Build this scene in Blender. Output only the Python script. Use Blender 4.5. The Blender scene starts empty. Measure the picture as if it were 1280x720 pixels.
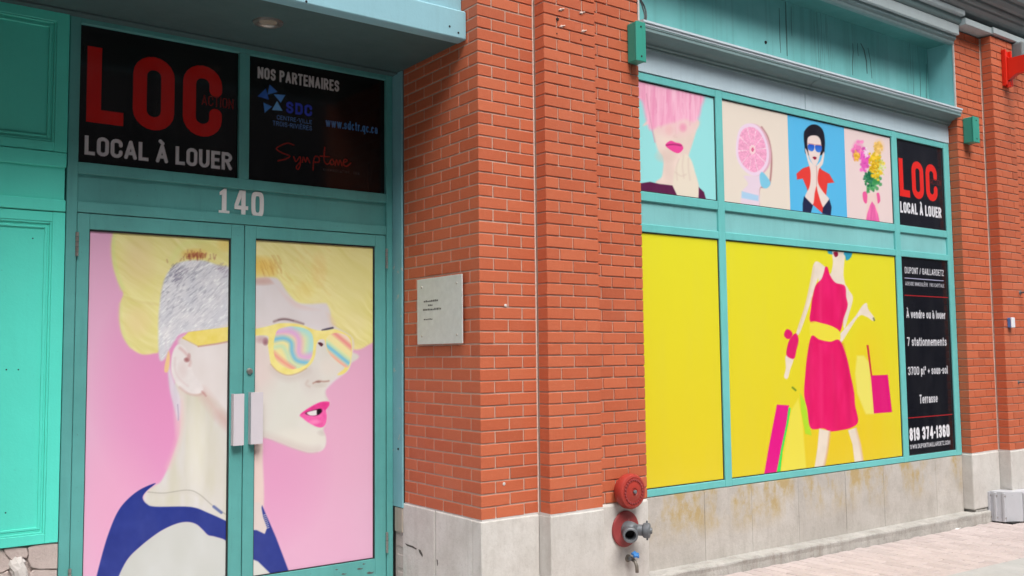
import bpy, bmesh, math, random
import numpy as np
from mathutils import Matrix, Vector

scene = bpy.context.scene
random.seed(7)
RNG = np.random.RandomState(11)
col = scene.collection

# ------------------------------------------------------------------ camera
CAM = np.array([-2.9951, -4.3693, 0.9181])
YAW, PIT, ROL, FPX = 0.635374, 0.071021, -0.010728, 1176.46
_fw = np.array([math.sin(YAW)*math.cos(PIT), math.cos(YAW)*math.cos(PIT), math.sin(PIT)])
_r = np.array([math.cos(YAW), -math.sin(YAW), 0.0])
_u = np.cross(_r, _fw)
_R = _r*math.cos(ROL) + _u*math.sin(ROL)
_U = -_r*math.sin(ROL) + _u*math.cos(ROL)
cam_data = bpy.data.cameras.new('camera')
cam = bpy.data.objects.new('camera', cam_data)
col.objects.link(cam)
M = Matrix.Identity(4)
for i in range(3):
    M[i][0] = _R[i]; M[i][1] = _U[i]; M[i][2] = -_fw[i]; M[i][3] = CAM[i]
cam.matrix_world = M
cam_data.sensor_width = 36.0
cam_data.lens = 36.0*FPX/1280.0
cam_data.clip_start = 0.05
cam_data.clip_end = 1000
scene.camera = cam

# ------------------------------------------------------------------ sky, sun, exposure
SUN_EL, SUN_AZ = math.radians(56), math.radians(193)      # azimuth from +Y, clockwise
world = bpy.data.worlds.new('World'); scene.world = world
world.use_nodes = True
wn = world.node_tree; wn.nodes.clear()
wo = wn.nodes.new('ShaderNodeOutputWorld'); wb = wn.nodes.new('ShaderNodeBackground')
ws = wn.nodes.new('ShaderNodeTexSky'); wh = wn.nodes.new('ShaderNodeHueSaturation')
ws.sky_type = 'NISHITA'; ws.sun_disc = False
ws.sun_elevation = SUN_EL; ws.sun_rotation = SUN_AZ
ws.air_density = 1.0; ws.dust_density = 4.0; ws.ozone_density = 1.0
wh.inputs['Saturation'].default_value = 0.32
wb.inputs['Strength'].default_value = 0.15
wn.links.new(ws.outputs[0], wh.inputs['Color']); wn.links.new(wh.outputs[0], wb.inputs['Color'])
wn.links.new(wb.outputs[0], wo.inputs['Surface'])
sd = bpy.data.lights.new('sun', 'SUN'); so = bpy.data.objects.new('sun', sd); col.objects.link(so)
sd.energy = 1.5; sd.angle = math.radians(28); sd.color = (1.0, 0.96, 0.91)
sdir = Vector((math.sin(SUN_AZ)*math.cos(SUN_EL), math.cos(SUN_AZ)*math.cos(SUN_EL), math.sin(SUN_EL)))
so.rotation_euler = (-sdir).to_track_quat('-Z', 'Y').to_euler()
so.location = (0, -6, 12)
vs = scene.view_settings
vs.view_transform = 'Standard'; vs.look = 'None'; vs.gamma = 1.0; vs.use_curve_mapping = False
vs.exposure = 0.84

# ------------------------------------------------------------------ photo pixel helpers
def px_on(x, y, ax, val):
    d = _fw*FPX + _R*(x-640) + _U*(360-y)
    i = 'xyz'.index(ax); t = (val-CAM[i])/d[i]
    return CAM + d*t
def to_px(P):
    W = np.asarray(P, float) - CAM
    d = W @ _fw
    return 640 + FPX*(W @ _R)/d, 360 - FPX*(W @ _U)/d, d

# ------------------------------------------------------------------ materials
class NT:
    def __init__(s, name):
        s.m = bpy.data.materials.new(name); s.m.use_nodes = True
        s.t = s.m.node_tree; s.t.nodes.clear()
        s.out = s.n('OutputMaterial'); s.b = s.n('BsdfPrincipled')
        s.l(s.b.outputs[0], s.out.inputs['Surface'])
    def n(s, typ, **k):
        q = s.t.nodes.new('ShaderNode'+typ)
        for a, v in k.items(): setattr(q, a, v)
        return q
    def l(s, a, b): s.t.links.new(a, b)
    def pos(s, scale=(1, 1, 1)):
        g = s.n('NewGeometry'); m = s.n('Mapping')
        m.inputs['Scale'].default_value = scale
        s.l(g.outputs['Position'], m.inputs['Vector']); return m.outputs[0]
    def noise(s, vec, scale, detail=4, rough=.6):
        q = s.n('TexNoise'); q.inputs['Scale'].default_value = scale
        q.inputs['Detail'].default_value = detail; q.inputs['Roughness'].default_value = rough
        s.l(vec, q.inputs['Vector']); return q.outputs['Fac']
    def ramp(s, fac, a, b, ca=(0, 0, 0, 1), cb=(1, 1, 1, 1)):
        q = s.n('ValToRGB'); e = q.color_ramp.elements
        e[0].position = a; e[1].position = b; e[0].color = ca; e[1].color = cb
        s.l(fac, q.inputs[0]); return q.outputs[0]
    def mix(s, fac, a, b, mode='MIX'):
        q = s.n('Mix', data_type='RGBA', blend_type=mode)
        for sock, v in ((q.inputs[0], fac), (q.inputs[6], a), (q.inputs[7], b)):
            if hasattr(v, 'default_value') or hasattr(v, 'links'): s.l(v, sock)
            elif isinstance(v, (int, float)): sock.default_value = v
            else: sock.default_value = (*v[:3], 1)
        return q.outputs[2]
    def math(s, op, a, b=0.0, c=0.0):
        q = s.n('Math', operation=op)
        for i, v in enumerate((a, b, c)):
            if hasattr(v, 'links'): s.l(v, q.inputs[i])
            else: q.inputs[i].default_value = v
        return q.outputs[0]
    def sep(s):
        g = s.n('NewGeometry'); q = s.n('SeparateXYZ'); s.l(g.outputs['Position'], q.inputs[0]); return q.outputs
    def bump(s, h, strength=.2, dist=.01):
        q = s.n('Bump'); q.inputs['Strength'].default_value = strength; q.inputs['Distance'].default_value = dist
        s.l(h, q.inputs['Height']); s.l(q.outputs[0], s.b.inputs['Normal'])
    def fin(s, color, rough=.5, spec=.5, metal=0.0):
        if hasattr(color, 'links'): s.l(color, s.b.inputs['Base Color'])
        else: s.b.inputs['Base Color'].default_value = (*color[:3], 1)
        if hasattr(rough, 'links'): s.l(rough, s.b.inputs['Roughness'])
        else: s.b.inputs['Roughness'].default_value = rough
        s.b.inputs['Specular IOR Level'].default_value = spec
        s.b.inputs['Metallic'].default_value = metal
        return s.m

def paint(name, c, rough=.45, grime=.35, chips=None, streak=.25, spec=.4):
    t = NT(name); p = t.pos()
    big = t.ramp(t.noise(p, 2.2, 5), .3, .75)
    c2 = tuple(v*(1-grime*.45) for v in c)
    base = t.mix(big, c2, c)
    st = t.ramp(t.noise(t.pos((9, 9, .7)), 3.0, 6, .65), .52, .78)
    base = t.mix(t.math('MULTIPLY', st, streak), base, tuple(v*.55 for v in c))
    sp = t.ramp(t.noise(p, 60, 2), .70, .76)
    base = t.mix(t.math('MULTIPLY', sp, grime*.6), base, (.07, .075, .07))
    if chips:
        ch = t.ramp(t.noise(p, 16, 6, .7), .63, .66)
        base = t.mix(ch, base, chips)
    sm = t.ramp(t.noise(t.pos((1.5, 1.5, 1)), 5, 7, .75), .52, .72)
    base = t.mix(t.math('MULTIPLY', sm, grime*.5), base, tuple(v*.7+.02 for v in c))
    t.bump(t.math('ADD', t.noise(p, 90, 3), t.math('MULTIPLY', t.noise(p, 8, 2), 2.0)), .16, .004)
    rv = t.math('ADD', t.math('MULTIPLY', t.noise(p, 7, 4), .3), rough-.15)
    return t.fin(base, rv, spec)

MAT = {}
MAT['teal_bright'] = paint('teal_bright_paint', (.10, .74, .61), .42, .2, None, .1)
MAT['teal'] = paint('teal_paint', (.115, .41, .395), .42, .6, None, .35)
MAT['teal_win'] = paint('teal_window_paint', (.16, .56, .55), .42, .35, None, .22)
MAT['teal_panel'] = paint('teal_panel_paint', (.24, .58, .59), .42, .4, None, .3)
MAT['canopy_blue'] = paint('canopy_blue_paint', (.28, .52, .60), .45, .25, None, .2)
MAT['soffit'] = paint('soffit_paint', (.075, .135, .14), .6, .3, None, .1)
MAT['fascia'] = paint('fascia_paint', (.54, .68, .76), .42, .15, None, .2)
MAT['moulding'] = paint('moulding_paint', (.20, .30, .31), .5, .4, None, .25)
MAT['flashing'] = paint('flashing_metal', (.58, .67, .73), .4, .25, None, .15)
MAT['peeled'] = paint('peeled_blue_paint', (.22, .50, .56), .5, .45, (.50, .47, .42), .4)
MAT['cornice'] = paint('cornice_metal', (.24, .29, .30), .5, .45, None, .35)
MAT['cornice_light'] = paint('cornice_band_paint', (.50, .585, .605), .5, .3, None, .25)
MAT['junction_green'] = paint('junction_green_paint', (.04, .33, .25), .4, .25, None, .2)
MAT['soffit_painted_shade'] = paint('recess_painted_shade', (.07, .25, .235), .55, .4, None, .3)  # darker copy of the teal: shade under the lintel is put into the colour
MAT['red'] = paint('red_enamel', (.43, .045, .032), .42, .5, (.50, .20, .17), .4)
MAT['bracket_red'] = paint('bracket_red_paint', (.78, .028, .012), .32, .2, None, .1)
MAT['fadedred'] = paint('faded_red_paint', (.36, .06, .06), .5, .5, (.42, .24, .22), .4)
MAT['greymetal'] = paint('grey_sheet_metal', (.54, .55, .585), .38, .35, None, .35)
MAT['handle'] = paint('pale_handle_paint', (.62, .59, .64), .35, .15, None, .1)
MAT['wood'] = paint('weathered_wood', (.42, .37, .31), .7, .5, None, .5)
MAT['white_digit'] = paint('white_digit_vinyl', (.80, .80, .80), .4, .1, None, .05)
MAT['litter'] = paint('white_paper', (.8, .8, .8), .7, .1, None, .05)

def upper_panel_mat():
    t = NT('upper_panel_paint'); p = t.pos()
    base = t.mix(t.ramp(t.noise(p, 2.0, 5), .3, .75), (.15, .46, .45), (.22, .56, .56))
    xyz = t.sep()
    # rain drips: thin vertical streaks inside a few patches
    st = t.ramp(t.noise(t.pos((14, 1, .35)), 3.2, 5, .7), .55, .66)
    patch = t.ramp(t.noise(t.pos((1, 0.01, .06)), 2.3, 2), .53, .62)
    f = t.math('MULTIPLY', t.math('MULTIPLY', st, patch), .75)
    base = t.mix(f, base, (.03, .05, .05))
    base = t.mix(t.math('MULTIPLY', t.ramp(t.noise(t.pos((8, 1, .3)), 2.0, 4), .5, .8), .35), base, (.06, .14, .14))
    t.bump(t.noise(p, 60, 3), .1, .004)
    return t.fin(base, .45, .4)
MAT['upper_panel'] = upper_panel_mat()

def plain(name, c, rough=.5, metal=0.0, spec=.5):
    t = NT(name); p = t.pos()
    base = t.mix(t.noise(p, 25, 4), tuple(v*.8 for v in c), tuple(min(1, v*1.12) for v in c))
    t.bump(t.noise(p, 160, 3), .06, .003)
    return t.fin(base, rough, spec, metal)
MAT['steel'] = plain('hinge_steel', (.42, .40, .38), .38, .8)
MAT['castmetal'] = plain('cast_grey_metal', (.16, .175, .19), .5, .3)
MAT['dark'] = plain('dark_hole', (.012, .012, .013), .9)
MAT['black_rubber'] = plain('black_gasket_rubber', (.018, .02, .022), .7)
MAT['sealant'] = plain('grey_sealant', (.68, .52, .45), .9)
MAT['plaque'] = plain('brushed_plaque_metal', (.60, .63, .615), .45, .1)
MAT['ink'] = plain('dark_engraving', (.10, .10, .10), .7)
MAT['blue_plastic'] = plain('blue_plastic', (.05, .24, .62), .4)
MAT['brass'] = plain('tarnished_brass', (.22, .20, .17), .5, .5)
MAT['lampglass'] = plain('lamp_diffuser', (.36, .32, .26), .3)
MAT['white_plastic'] = plain('white_plastic', (.78, .79, .84), .35)
MAT['blue_paint'] = plain('blue_box_side', (.08, .20, .50), .4)
MAT['foam'] = plain('white_mortar_foam', (.60, .57, .55), .95)
MAT['cable'] = plain('black_cable', (.03, .035, .04), .5)

def brick_mat():
    t = NT('orange_brick'); p = t.pos()
    oi = t.n('ObjectInfo'); g = t.n('NewGeometry')
    r = t.math('FRACT', t.math('ADD', oi.outputs['Random'], g.outputs['Random Per Island']))
    base = t.mix(r, (.475, .108, .046), (.54, .138, .062))
    r2 = t.math('FRACT', t.math('MULTIPLY', r, 7.31))
    base = t.mix(t.ramp(r2, .88, 1.0), base, (.42, .096, .042))
    base = t.mix(t.math('MULTIPLY', t.ramp(t.noise(p, 35, 5, .7), .5, .8), .35), base, (.60, .19, .10))
    base = t.mix(t.math('MULTIPLY', t.ramp(t.noise(t.pos((80, 80, 12)), 2.0, 5, .7), .55, .8), .18), base, (.30, .07, .03))
    # pale bloom and soot in soft irregular patches
    base = t.mix(t.math('MULTIPLY', t.ramp(t.noise(p, 2.4, 6, .65), .55, .8), .18), base, (.56, .24, .17))
    base = t.mix(t.ramp(t.noise(p, 130, 2), .74, .80), base, (.55, .38, .32))
    h = t.math('ADD', t.noise(p, 110, 4), t.math('MULTIPLY', t.noise(t.pos((1, 1, 4)), 40, 3), .6))
    t.bump(h, .35, .004)
    return t.fin(base, .68, .35)
MAT['brick'] = brick_mat()

def mortar_mat():
    t = NT('pinkish_mortar'); p = t.pos()
    base = t.mix(t.noise(p, 12, 5), (.45, .30, .24), (.60, .44, .365))
    base = t.mix(t.math('MULTIPLY', t.ramp(t.noise(p, 3, 4), .5, .8), .4), base, (.33, .25, .22))
    t.bump(t.noise(p, 200, 4), .5, .004)
    return t.fin(base, .95, .1)
MAT['mortar'] = mortar_mat()

def stone_mat(name, c0, c1, stains=0.0, dirt=.5, pit=.4):
    t = NT(name); p = t.pos()
    oi = t.n('ObjectInfo')
    base = t.mix(t.ramp(t.noise(p, 4.5, 8, .72), .34, .66), c0, c1)
    base = t.mix(t.math('MULTIPLY', oi.outputs['Random'], .35), base, tuple(v*.86 for v in c0))
    st = t.ramp(t.noise(t.pos((6, 6, .8)), 2.2, 6, .7), .5, .75)
    base = t.mix(t.math('MULTIPLY', st, dirt*.55), base, (.30, .265, .23))
    base = t.mix(t.math('MULTIPLY', t.ramp(t.noise(p, 24, 5, .7), .55, .8), dirt*.5), base, (.24, .225, .21))
    base = t.mix(t.math('MULTIPLY', t.ramp(t.noise(p, 130, 4, .7), .56, .68), dirt*.45), base, (.25, .235, .21))
    base = t.mix(t.math('MULTIPLY', t.ramp(t.noise(p, 9, 7, .75), .56, .68), dirt*.4), base, (.36, .34, .315))
    if stains:
        xyz = t.sep()
        fall = t.math('SUBTRACT', 1.0, t.math('MULTIPLY', xyz[2], -2.9), 0)
        q = t.n('MapRange'); q.inputs[1].default_value = -.36; q.inputs[2].default_value = 0.0
        t.l(xyz[2], q.inputs[0])
        patch = t.ramp(t.noise(t.pos((1, 1, .5)), 3.1, 5, .65), .45, .62)
        fine = t.ramp(t.noise(t.pos((2.2, 2.2, 1.7)), 3.4, 8, .72), .34, .62)
        f = t.math('MULTIPLY', t.math('MULTIPLY', patch, fine), t.math('MULTIPLY', q.outputs[0], stains))
        base = t.mix(t.math('MINIMUM', f, .85), base, (.44, .32, .13))
    t.bump(t.math('ADD', t.noise(p, 45, 6, .7), t.noise(p, 9, 4)), pit, .006)
    return t.fin(base, .9, .15)
MAT['stone'] = stone_mat('pale_stone', (.54, .515, .48), (.72, .70, .67), 0, .45)
MAT['stone_panel'] = stone_mat('stained_stone', (.43, .40, .365), (.58, .55, .515), 2.0, .6)
MAT['ledge'] = stone_mat('weathered_ledge_concrete', (.33, .32, .295), (.56, .545, .515), 0, 1.5, .8)
MAT['rubble'] = stone_mat('pink_grey_rubble', (.47, .39, .37), (.60, .52, .49), 0, .6, .8)
MAT['concrete'] = stone_mat('pale_concrete', (.40, .40, .39), (.50, .50, .485), 0, .3, .3)
MAT['asphalt'] = stone_mat('grey_asphalt', (.05, .05, .052), (.075, .075, .075), 0, .2, .6)
MAT['building'] = stone_mat('dull_render', (.16, .155, .15), (.21, .20, .195), 0, .4, .3)

def paver_mat():
    t = NT('pink_paver'); p = t.pos(); oi = t.n('ObjectInfo'); g = t.n('NewGeometry')
    r = t.math('FRACT', t.math('ADD', oi.outputs['Random'], g.outputs['Random Per Island']))
    base = t.mix(r, (.45, .385, .37), (.53, .455, .44))
    base = t.mix(t.math('MULTIPLY', t.ramp(t.noise(p, 4, 6, .7), .45, .75), .4), base, (.46, .42, .40))
    base = t.mix(t.math('MULTIPLY', t.ramp(t.noise(p, 60, 4, .7), .55, .75), .4), base, (.36, .28, .27))
    t.bump(t.noise(p, 150, 4), .4, .004)
    return t.fin(base, .85, .2)
MAT['paver'] = paver_mat()
def sand_mat():
    t = NT('paver_joint_sand'); p = t.pos()
    return t.fin(t.mix(t.noise(p, 90, 4), (.22, .19, .18), (.34, .30, .28)), .95, .1)
MAT['sand'] = sand_mat()

def print_mat(name, rough=.3, spec=.35):
    t = NT(name); a = t.n('Attribute', attribute_name='Col'); p = t.pos()
    base = t.mix(t.math('MULTIPLY', t.ramp(t.noise(t.pos((3, 3, .6)), 2.5, 4), .45, .8), .02), a.outputs['Color'], (.5, .5, .5))
    t.bump(t.noise(p, 5, 2), .05, .01)
    return t.fin(base, rough, spec)
MAT['print'] = print_mat('printed_vinyl_film', .2, .45)
MAT['print_dark'] = print_mat('printed_dark_film', .12, .4)
def glass_mat():
    t = NT('dark_window_glass'); p = t.pos()
    return t.fin(t.mix(t.noise(p, 3, 2), (.02, .024, .026), (.03, .034, .036)), .05, .5)
MAT['glass'] = glass_mat()

# ------------------------------------------------------------------ object helpers
def link(name, me, mat=None, parent=None, loc=None):
    o = bpy.data.objects.new(name, me); col.objects.link(o)
    if mat is not None and len(me.materials) == 0: me.materials.append(mat)
    if loc is not None: o.location = loc
    if parent is not None: o.parent = parent
    return o
def tag(o, label=None, cat=None, group=None, kind=None):
    if label: o['label'] = label
    if cat: o['category'] = cat
    if group: o['group'] = group
    if kind: o['kind'] = kind
    return o
def thing(name, label, cat, group=None):
    o = bpy.data.objects.new(name, None); col.objects.link(o)
    o.empty_display_size = .1
    return tag(o, label, cat, group)
def bm_mesh(bm, name='mesh', smooth=False):
    me = bpy.data.meshes.new(name)
    bmesh.ops.recalc_face_normals(bm, faces=bm.faces[:])
    bm.to_mesh(me); bm.free()
    if smooth:
        me.polygons.foreach_set('use_smooth', [True]*len(me.polygons))
    return me
def bm_box(bm, x0, x1, y0, y1, z0, z1):
    v = [bm.verts.new(c) for c in ((x0,y0,z0),(x1,y0,z0),(x1,y1,z0),(x0,y1,z0),(x0,y0,z1),(x1,y0,z1),(x1,y1,z1),(x0,y1,z1))]
    fs = [bm.faces.new([v[i] for i in q]) for q in ((0,1,2,3),(4,5,6,7),(0,1,5,4),(1,2,6,5),(2,3,7,6),(3,0,4,7))]
    return v, fs
def box(name, x0, x1, y0, y1, z0, z1, mat, parent=None, bev=.002, seg=1):
    bm = bmesh.new(); bm_box(bm, x0, x1, y0, y1, z0, z1)
    if bev: bmesh.ops.bevel(bm, geom=bm.edges[:], offset=bev, segments=seg, affect='EDGES', profile=.5)
    return link(name, bm_mesh(bm, name), MAT[mat], parent)
def prism_x(name, prof, x0, x1, mat, parent=None, bev=0):
    """profile of (y, z) swept along X"""
    bm = bmesh.new()
    a = [bm.verts.new((x0, y, z)) for y, z in prof]; b = [bm.verts.new((x1, y, z)) for y, z in prof]
    n = len(prof)
    bm.faces.new(a); bm.faces.new(b[::-1])
    for i in range(n): bm.faces.new((a[i], a[(i+1) % n], b[(i+1) % n], b[i]))
    if bev: bmesh.ops.bevel(bm, geom=bm.edges[:], offset=bev, segments=1, affect='EDGES')
    return link(name, bm_mesh(bm, name), MAT[mat], parent)
def prism_y(name, poly, y0, y1, mat, parent=None, bev=0, jit=0):
    """polygon of (x, z) extruded along Y"""
    bm = bmesh.new()
    a = [bm.verts.new((x, y0, z)) for x, z in poly]; b = [bm.verts.new((x, y1, z)) for x, z in poly]
    n = len(poly)
    bm.faces.new(a); bm.faces.new(b[::-1])
    for i in range(n): bm.faces.new((a[i], a[(i+1) % n], b[(i+1) % n], b[i]))
    if bev: bmesh.ops.bevel(bm, geom=bm.edges[:], offset=bev, segments=2, affect='EDGES')
    return link(name, bm_mesh(bm, name), MAT[mat], parent)
def prism_z(name, poly, z0, z1, mat, parent=None, bev=0):
    bm = bmesh.new()
    a = [bm.verts.new((x, y, z0)) for x, y in poly]; b = [bm.verts.new((x, y, z1)) for x, y in poly]
    n = len(poly)
    bm.faces.new(a); bm.faces.new(b[::-1])
    for i in range(n): bm.faces.new((a[i], a[(i+1) % n], b[(i+1) % n], b[i]))
    if bev: bmesh.ops.bevel(bm, geom=bm.edges[:], offset=bev, segments=1, affect='EDGES')
    return link(name, bm_mesh(bm, name), MAT[mat], parent)
def lathe(name, prof, origin, axis, mat, parent=None, n=32, smooth=True):
    """profile of (radius, along) about an axis through origin"""
    ax = Vector(axis).normalized(); q = ax.to_track_quat('Z', 'Y'); bm = bmesh.new(); rings = []
    for r, h in prof:
        if r < 1e-6: rings.append([bm.verts.new(Vector(origin) + q @ Vector((0, 0, h)))])
        else: rings.append([bm.verts.new(Vector(origin) + q @ Vector((r*math.cos(2*math.pi*i/n), r*math.sin(2*math.pi*i/n), h))) for i in range(n)])
    for A, B in zip(rings, rings[1:]):
        for i in range(n):
            j = (i+1) % n
            if len(A) == 1 and len(B) == 1: continue
            if len(A) == 1: bm.faces.new((A[0], B[i], B[j]))
            elif len(B) == 1: bm.faces.new((A[i], A[j], B[0]))
            else: bm.faces.new((A[i], A[j], B[j], B[i]))
    me = bm_mesh(bm, name)
    if smooth:
        me.polygons.foreach_set('use_smooth', [True]*len(me.polygons))
        try: me.set_sharp_from_angle(angle=math.radians(35))
        except Exception: pass
    return link(name, me, MAT[mat], parent)
def tube(name, pts, r, mat, parent=None, n=8):
    bm = bmesh.new(); rings = []
    P = [Vector(p) for p in pts]
    for i, p in enumerate(P):
        d = (P[min(i+1, len(P)-1)] - P[max(i-1, 0)]).normalized(); q = d.to_track_quat('Z', 'Y')
        rings.append([bm.verts.new(p + q @ Vector((r*math.cos(2*math.pi*k/n), r*math.sin(2*math.pi*k/n), 0))) for k in range(n)])
    for A, B in zip(rings, rings[1:]):
        for i in range(n): bm.faces.new((A[i], A[(i+1) % n], B[(i+1) % n], B[i]))
    bm.faces.new(rings[0][::-1]); bm.faces.new(rings[-1])
    return link(name, bm_mesh(bm, name, True), MAT[mat], parent)

# ------------------------------------------------------------------ ground, pavement, road
def gz(x): return -0.538 - 0.0145*x
def sheet(name, poly, dz, mat):
    bm = bmesh.new()
    bm.faces.new([bm.verts.new((x, y, gz(x)+dz)) for x, y in poly])
    bmesh.ops.triangulate(bm, faces=bm.faces[:])
    return tag(link(name, bm_mesh(bm, name), MAT[mat]), kind='structure')
sheet('ground', [(-150, -150), (150, -150), (150, 150), (-150, 150)], -.16, 'asphalt')
def kerbed(name, poly, z0, z1, mat):
    bm = bmesh.new()
    a = [bm.verts.new((x, y, gz(x)+z0)) for x, y in poly]; b = [bm.verts.new((x, y, gz(x)+z1)) for x, y in poly]
    n = len(poly); bm.faces.new(a); bm.faces.new(b)
    for i in range(n): bm.faces.new((a[i], a[(i+1) % n], b[(i+1) % n], b[i]))
    return tag(link(name, bm_mesh(bm, name), MAT[mat]), kind='structure')
# diagonal joint between the pavers by the wall and the concrete walk
DX0, DY0, DX1, DY1 = 3.2, -.935, 4.1, -.952
def diag(x): return DY0 + (DY1-DY0)*(x-DX0)/(DX1-DX0)
kerbed('concrete_pavement', [(-20, -2.9), (30, -2.9), (30, diag(9)), (9, diag(9)), (.12, diag(.12)), (.12, 1.4), (-20, 1.4)], -.16, .004, 'concrete')
kerbed('street_kerb', [(-20, -3.06), (30, -3.06), (30, -2.903), (-20, -2.903)], -.16, .002, 'ledge')
pav = kerbed('paver_pavement', [(.123, .1), (.123, diag(.123)+.0), (9, diag(9)), (9, .1)], -.06, -.007, 'sand')
def bevel_box_mesh(name, sx, sy, sz, bev):
    bm = bmesh.new(); bm_box(bm, -sx/2, sx/2, -sy/2, sy/2, -sz/2, sz/2)
    bmesh.ops.bevel(bm, geom=bm.edges[:], offset=bev, segments=1, affect='EDGES')
    return bm_mesh(bm, name)
pm = bevel_box_mesh('paver', .094, .194, .05, .005); pm.materials.append(MAT['paver'])
LEDGE_Y = -.03
cand = []
for i in range(0, 89):
    x = .175 + i*.1
    for j in range(0, 8):
        y = LEDGE_Y - .1 - j*.2 + (.1 if i % 2 else 0)
        if y + .1 < diag(x) or y > LEDGE_Y + .07: continue
        u, v, d = to_px((x, y, gz(x)))
        vis = -20 < u < 1300 and v < 735
        cand.append((0 if vis else 1, d, x, y))
cand.sort()
rest = []
for k, (nv, d, x, y) in enumerate(cand):
    zz = gz(x) - .025 + random.uniform(-.0015, .0015)
    if k < 290 and not nv:
        o = link('paver', pm, None, pav, (x + random.uniform(-.001, .001), y, zz))
        o.rotation_euler = (random.uniform(-.006, .006), .0145 + random.uniform(-.008, .008), random.uniform(-.008, .008))
    else: rest.append((x, y, zz))
def joined(name, mesh, places, mat, parent, kind='stuff'):
    nv = len(mesh.vertices); co = np.empty(nv*3); mesh.vertices.foreach_get('co', co); co = co.reshape(-1, 3)
    fs = [tuple(p.vertices) for p in mesh.polygons]
    V = []; F = []
    for i, p in enumerate(places):
        V.append(co + np.array(p)); F += [tuple(a + i*nv for a in f) for f in fs]
    me = bpy.data.meshes.new(name); me.from_pydata(np.concatenate(V).tolist(), [], F)
    o = link(name, me, MAT[mat], parent); tag(o, kind=kind); return o
if rest: joined('further_pavers', pm, rest, 'paver', pav)

# ------------------------------------------------------------------ brick piers
CH = .07; JO = .008
brick_cache = {}
def brick_mesh(sx, sy, sz):
    k = (round(sx, 4), round(sy, 4), round(sz, 4))
    if k not in brick_cache:
        me = bevel_box_mesh('brick', sx, sy, sz, .0028); me.materials.append(MAT['brick']); brick_cache[k] = me
    return brick_cache[k]
TH = .092
def build_bricks(pier, rects_of, ncourse, limit=296):
    items = []
    for k in range(ncourse):
        z0 = k*CH + .0058; z1 = (k+1)*CH - .0026
        for (x0, x1, y0, y1, fx, fy) in rects_of(k):
            # fx / fy: front (along X) and side (along Y) lengths that show
            cx, cy, cz = (x0+x1)/2, (y0+y1)/2, (z0+z1)/2
            u, v, d = to_px((cx, cy, cz))
            inside = -10 < u < 1290 and -10 < v < 730
            area = (fx*.8 + fy*.5)/d**2
            items.append((0 if inside else 1, -area, (x0, x1, y0, y1, cx, cy, cz, z1-z0)))
    items.sort(key=lambda q: q[:2])
    extra = {}
    for n, (out, a, (x0, x1, y0, y1, cx, cy, cz, h)) in enumerate(items):
        me = brick_mesh(x1-x0, y1-y0, h)
        j = (random.uniform(-.0003, .0003), random.uniform(-.0009, .0009), random.uniform(-.0009, .0009))
        if n < limit and not out:
            o = link('brick', me, None, pier, (cx+j[0], cy+j[1], cz+j[2]))
            o.rotation_euler = (random.uniform(-.006, .006), random.uniform(-.003, .003), random.uniform(-.0025, .0025))
        else: extra.setdefault(me, []).append((cx+j[0], cy+j[1], cz+j[2]))
    V = []; F = []; base = 0
    for me, places in extra.items():
        nv = len(me.vertices); co = np.empty(nv*3); me.vertices.foreach_get('co', co); co = co.reshape(-1, 3)
        fs = [tuple(p.vertices) for p in me.polygons]
        for p in places:
            V.append(co + np.array(p)); F += [tuple(a+base for a in f) for f in fs]; base += nv
    if V:
        me = bpy.data.meshes.new('further_bricks'); me.from_pydata(np.concatenate(V).tolist(), [], F)
        tag(link('further_bricks', me, MAT['brick'], pier), kind='stuff')

H = JO/2
XA, XB, XC = .405, .807, 1.278
YB = -.105
def splits_front(pts, y, out, left_corner=None):
    for a, b in zip(pts, pts[1:]):
        out.append((a+H, b-H, y, y+TH, b-a, 0))
def left_rects(k):
    o = []
    if k % 2 == 0:                       # stretcher on the jamb at the corner
        o.append((0, .1-H, 0, .2-H, .1, .2))
        for a, b in zip((.2, .4, .6, .8), (.4, .6, .8, .853)): o.append((0, TH, a+H, b-H, 0, b-a))
        splits_front((.1, .3, XA), 0, o)
        o.append((XA, XA+.2-H, YB, YB+TH, .2, .1)); o.append((XA+.2+H, XB, YB, YB+TH, .2, 0))
        splits_front((XB+.004, .92, 1.12), 0, o); o.append((1.12+H, XC, 0, TH, .15, 0))
    else:
        o.append((0, .2-H, 0, .1-H, .2, .1))
        for a, b in zip((.1, .3, .5, .7), (.3, .5, .7, .853)): o.append((0, TH, a+H, b-H, 0, b-a))
        splits_front((.2, XA), 0, o)
        o.append((XA, XA+.1-H, YB, YB+TH, .1, .1)); splits_front((XA+.1, XA+.3), YB, o); o.append((XA+.3+H, XB, YB, YB+TH, .1, 0))
        splits_front((XB+.004, 1.01, 1.21), 0, o); o.append((1.21+H, XC, 0, TH, .07, 0))
    return o
NC = 55
pier = thing('brick_pier', 'orange brick pier between the double doors and the wide display window', 'brick pier', 'brick piers of the shop front')
build_bricks(pier, left_rects, NC)
bm = bmesh.new()
ZT = NC*CH
bm_box(bm, .0035, .42, .005, .853, -.004, ZT)
bm_box(bm, XA+.0065, XB-.0065, YB+.0065, .5, -.0045, ZT+.001)
bm_box(bm, .43, XC-.003, .007, .55, -.0035, ZT-.001)
link('mortar', bm_mesh(bm, 'mortar'), MAT['mortar'], pier)
box('sealant_joint', XA-.0085, XA-.0005, -.004, .006, .0, ZT, 'sealant', pier, .002)
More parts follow.
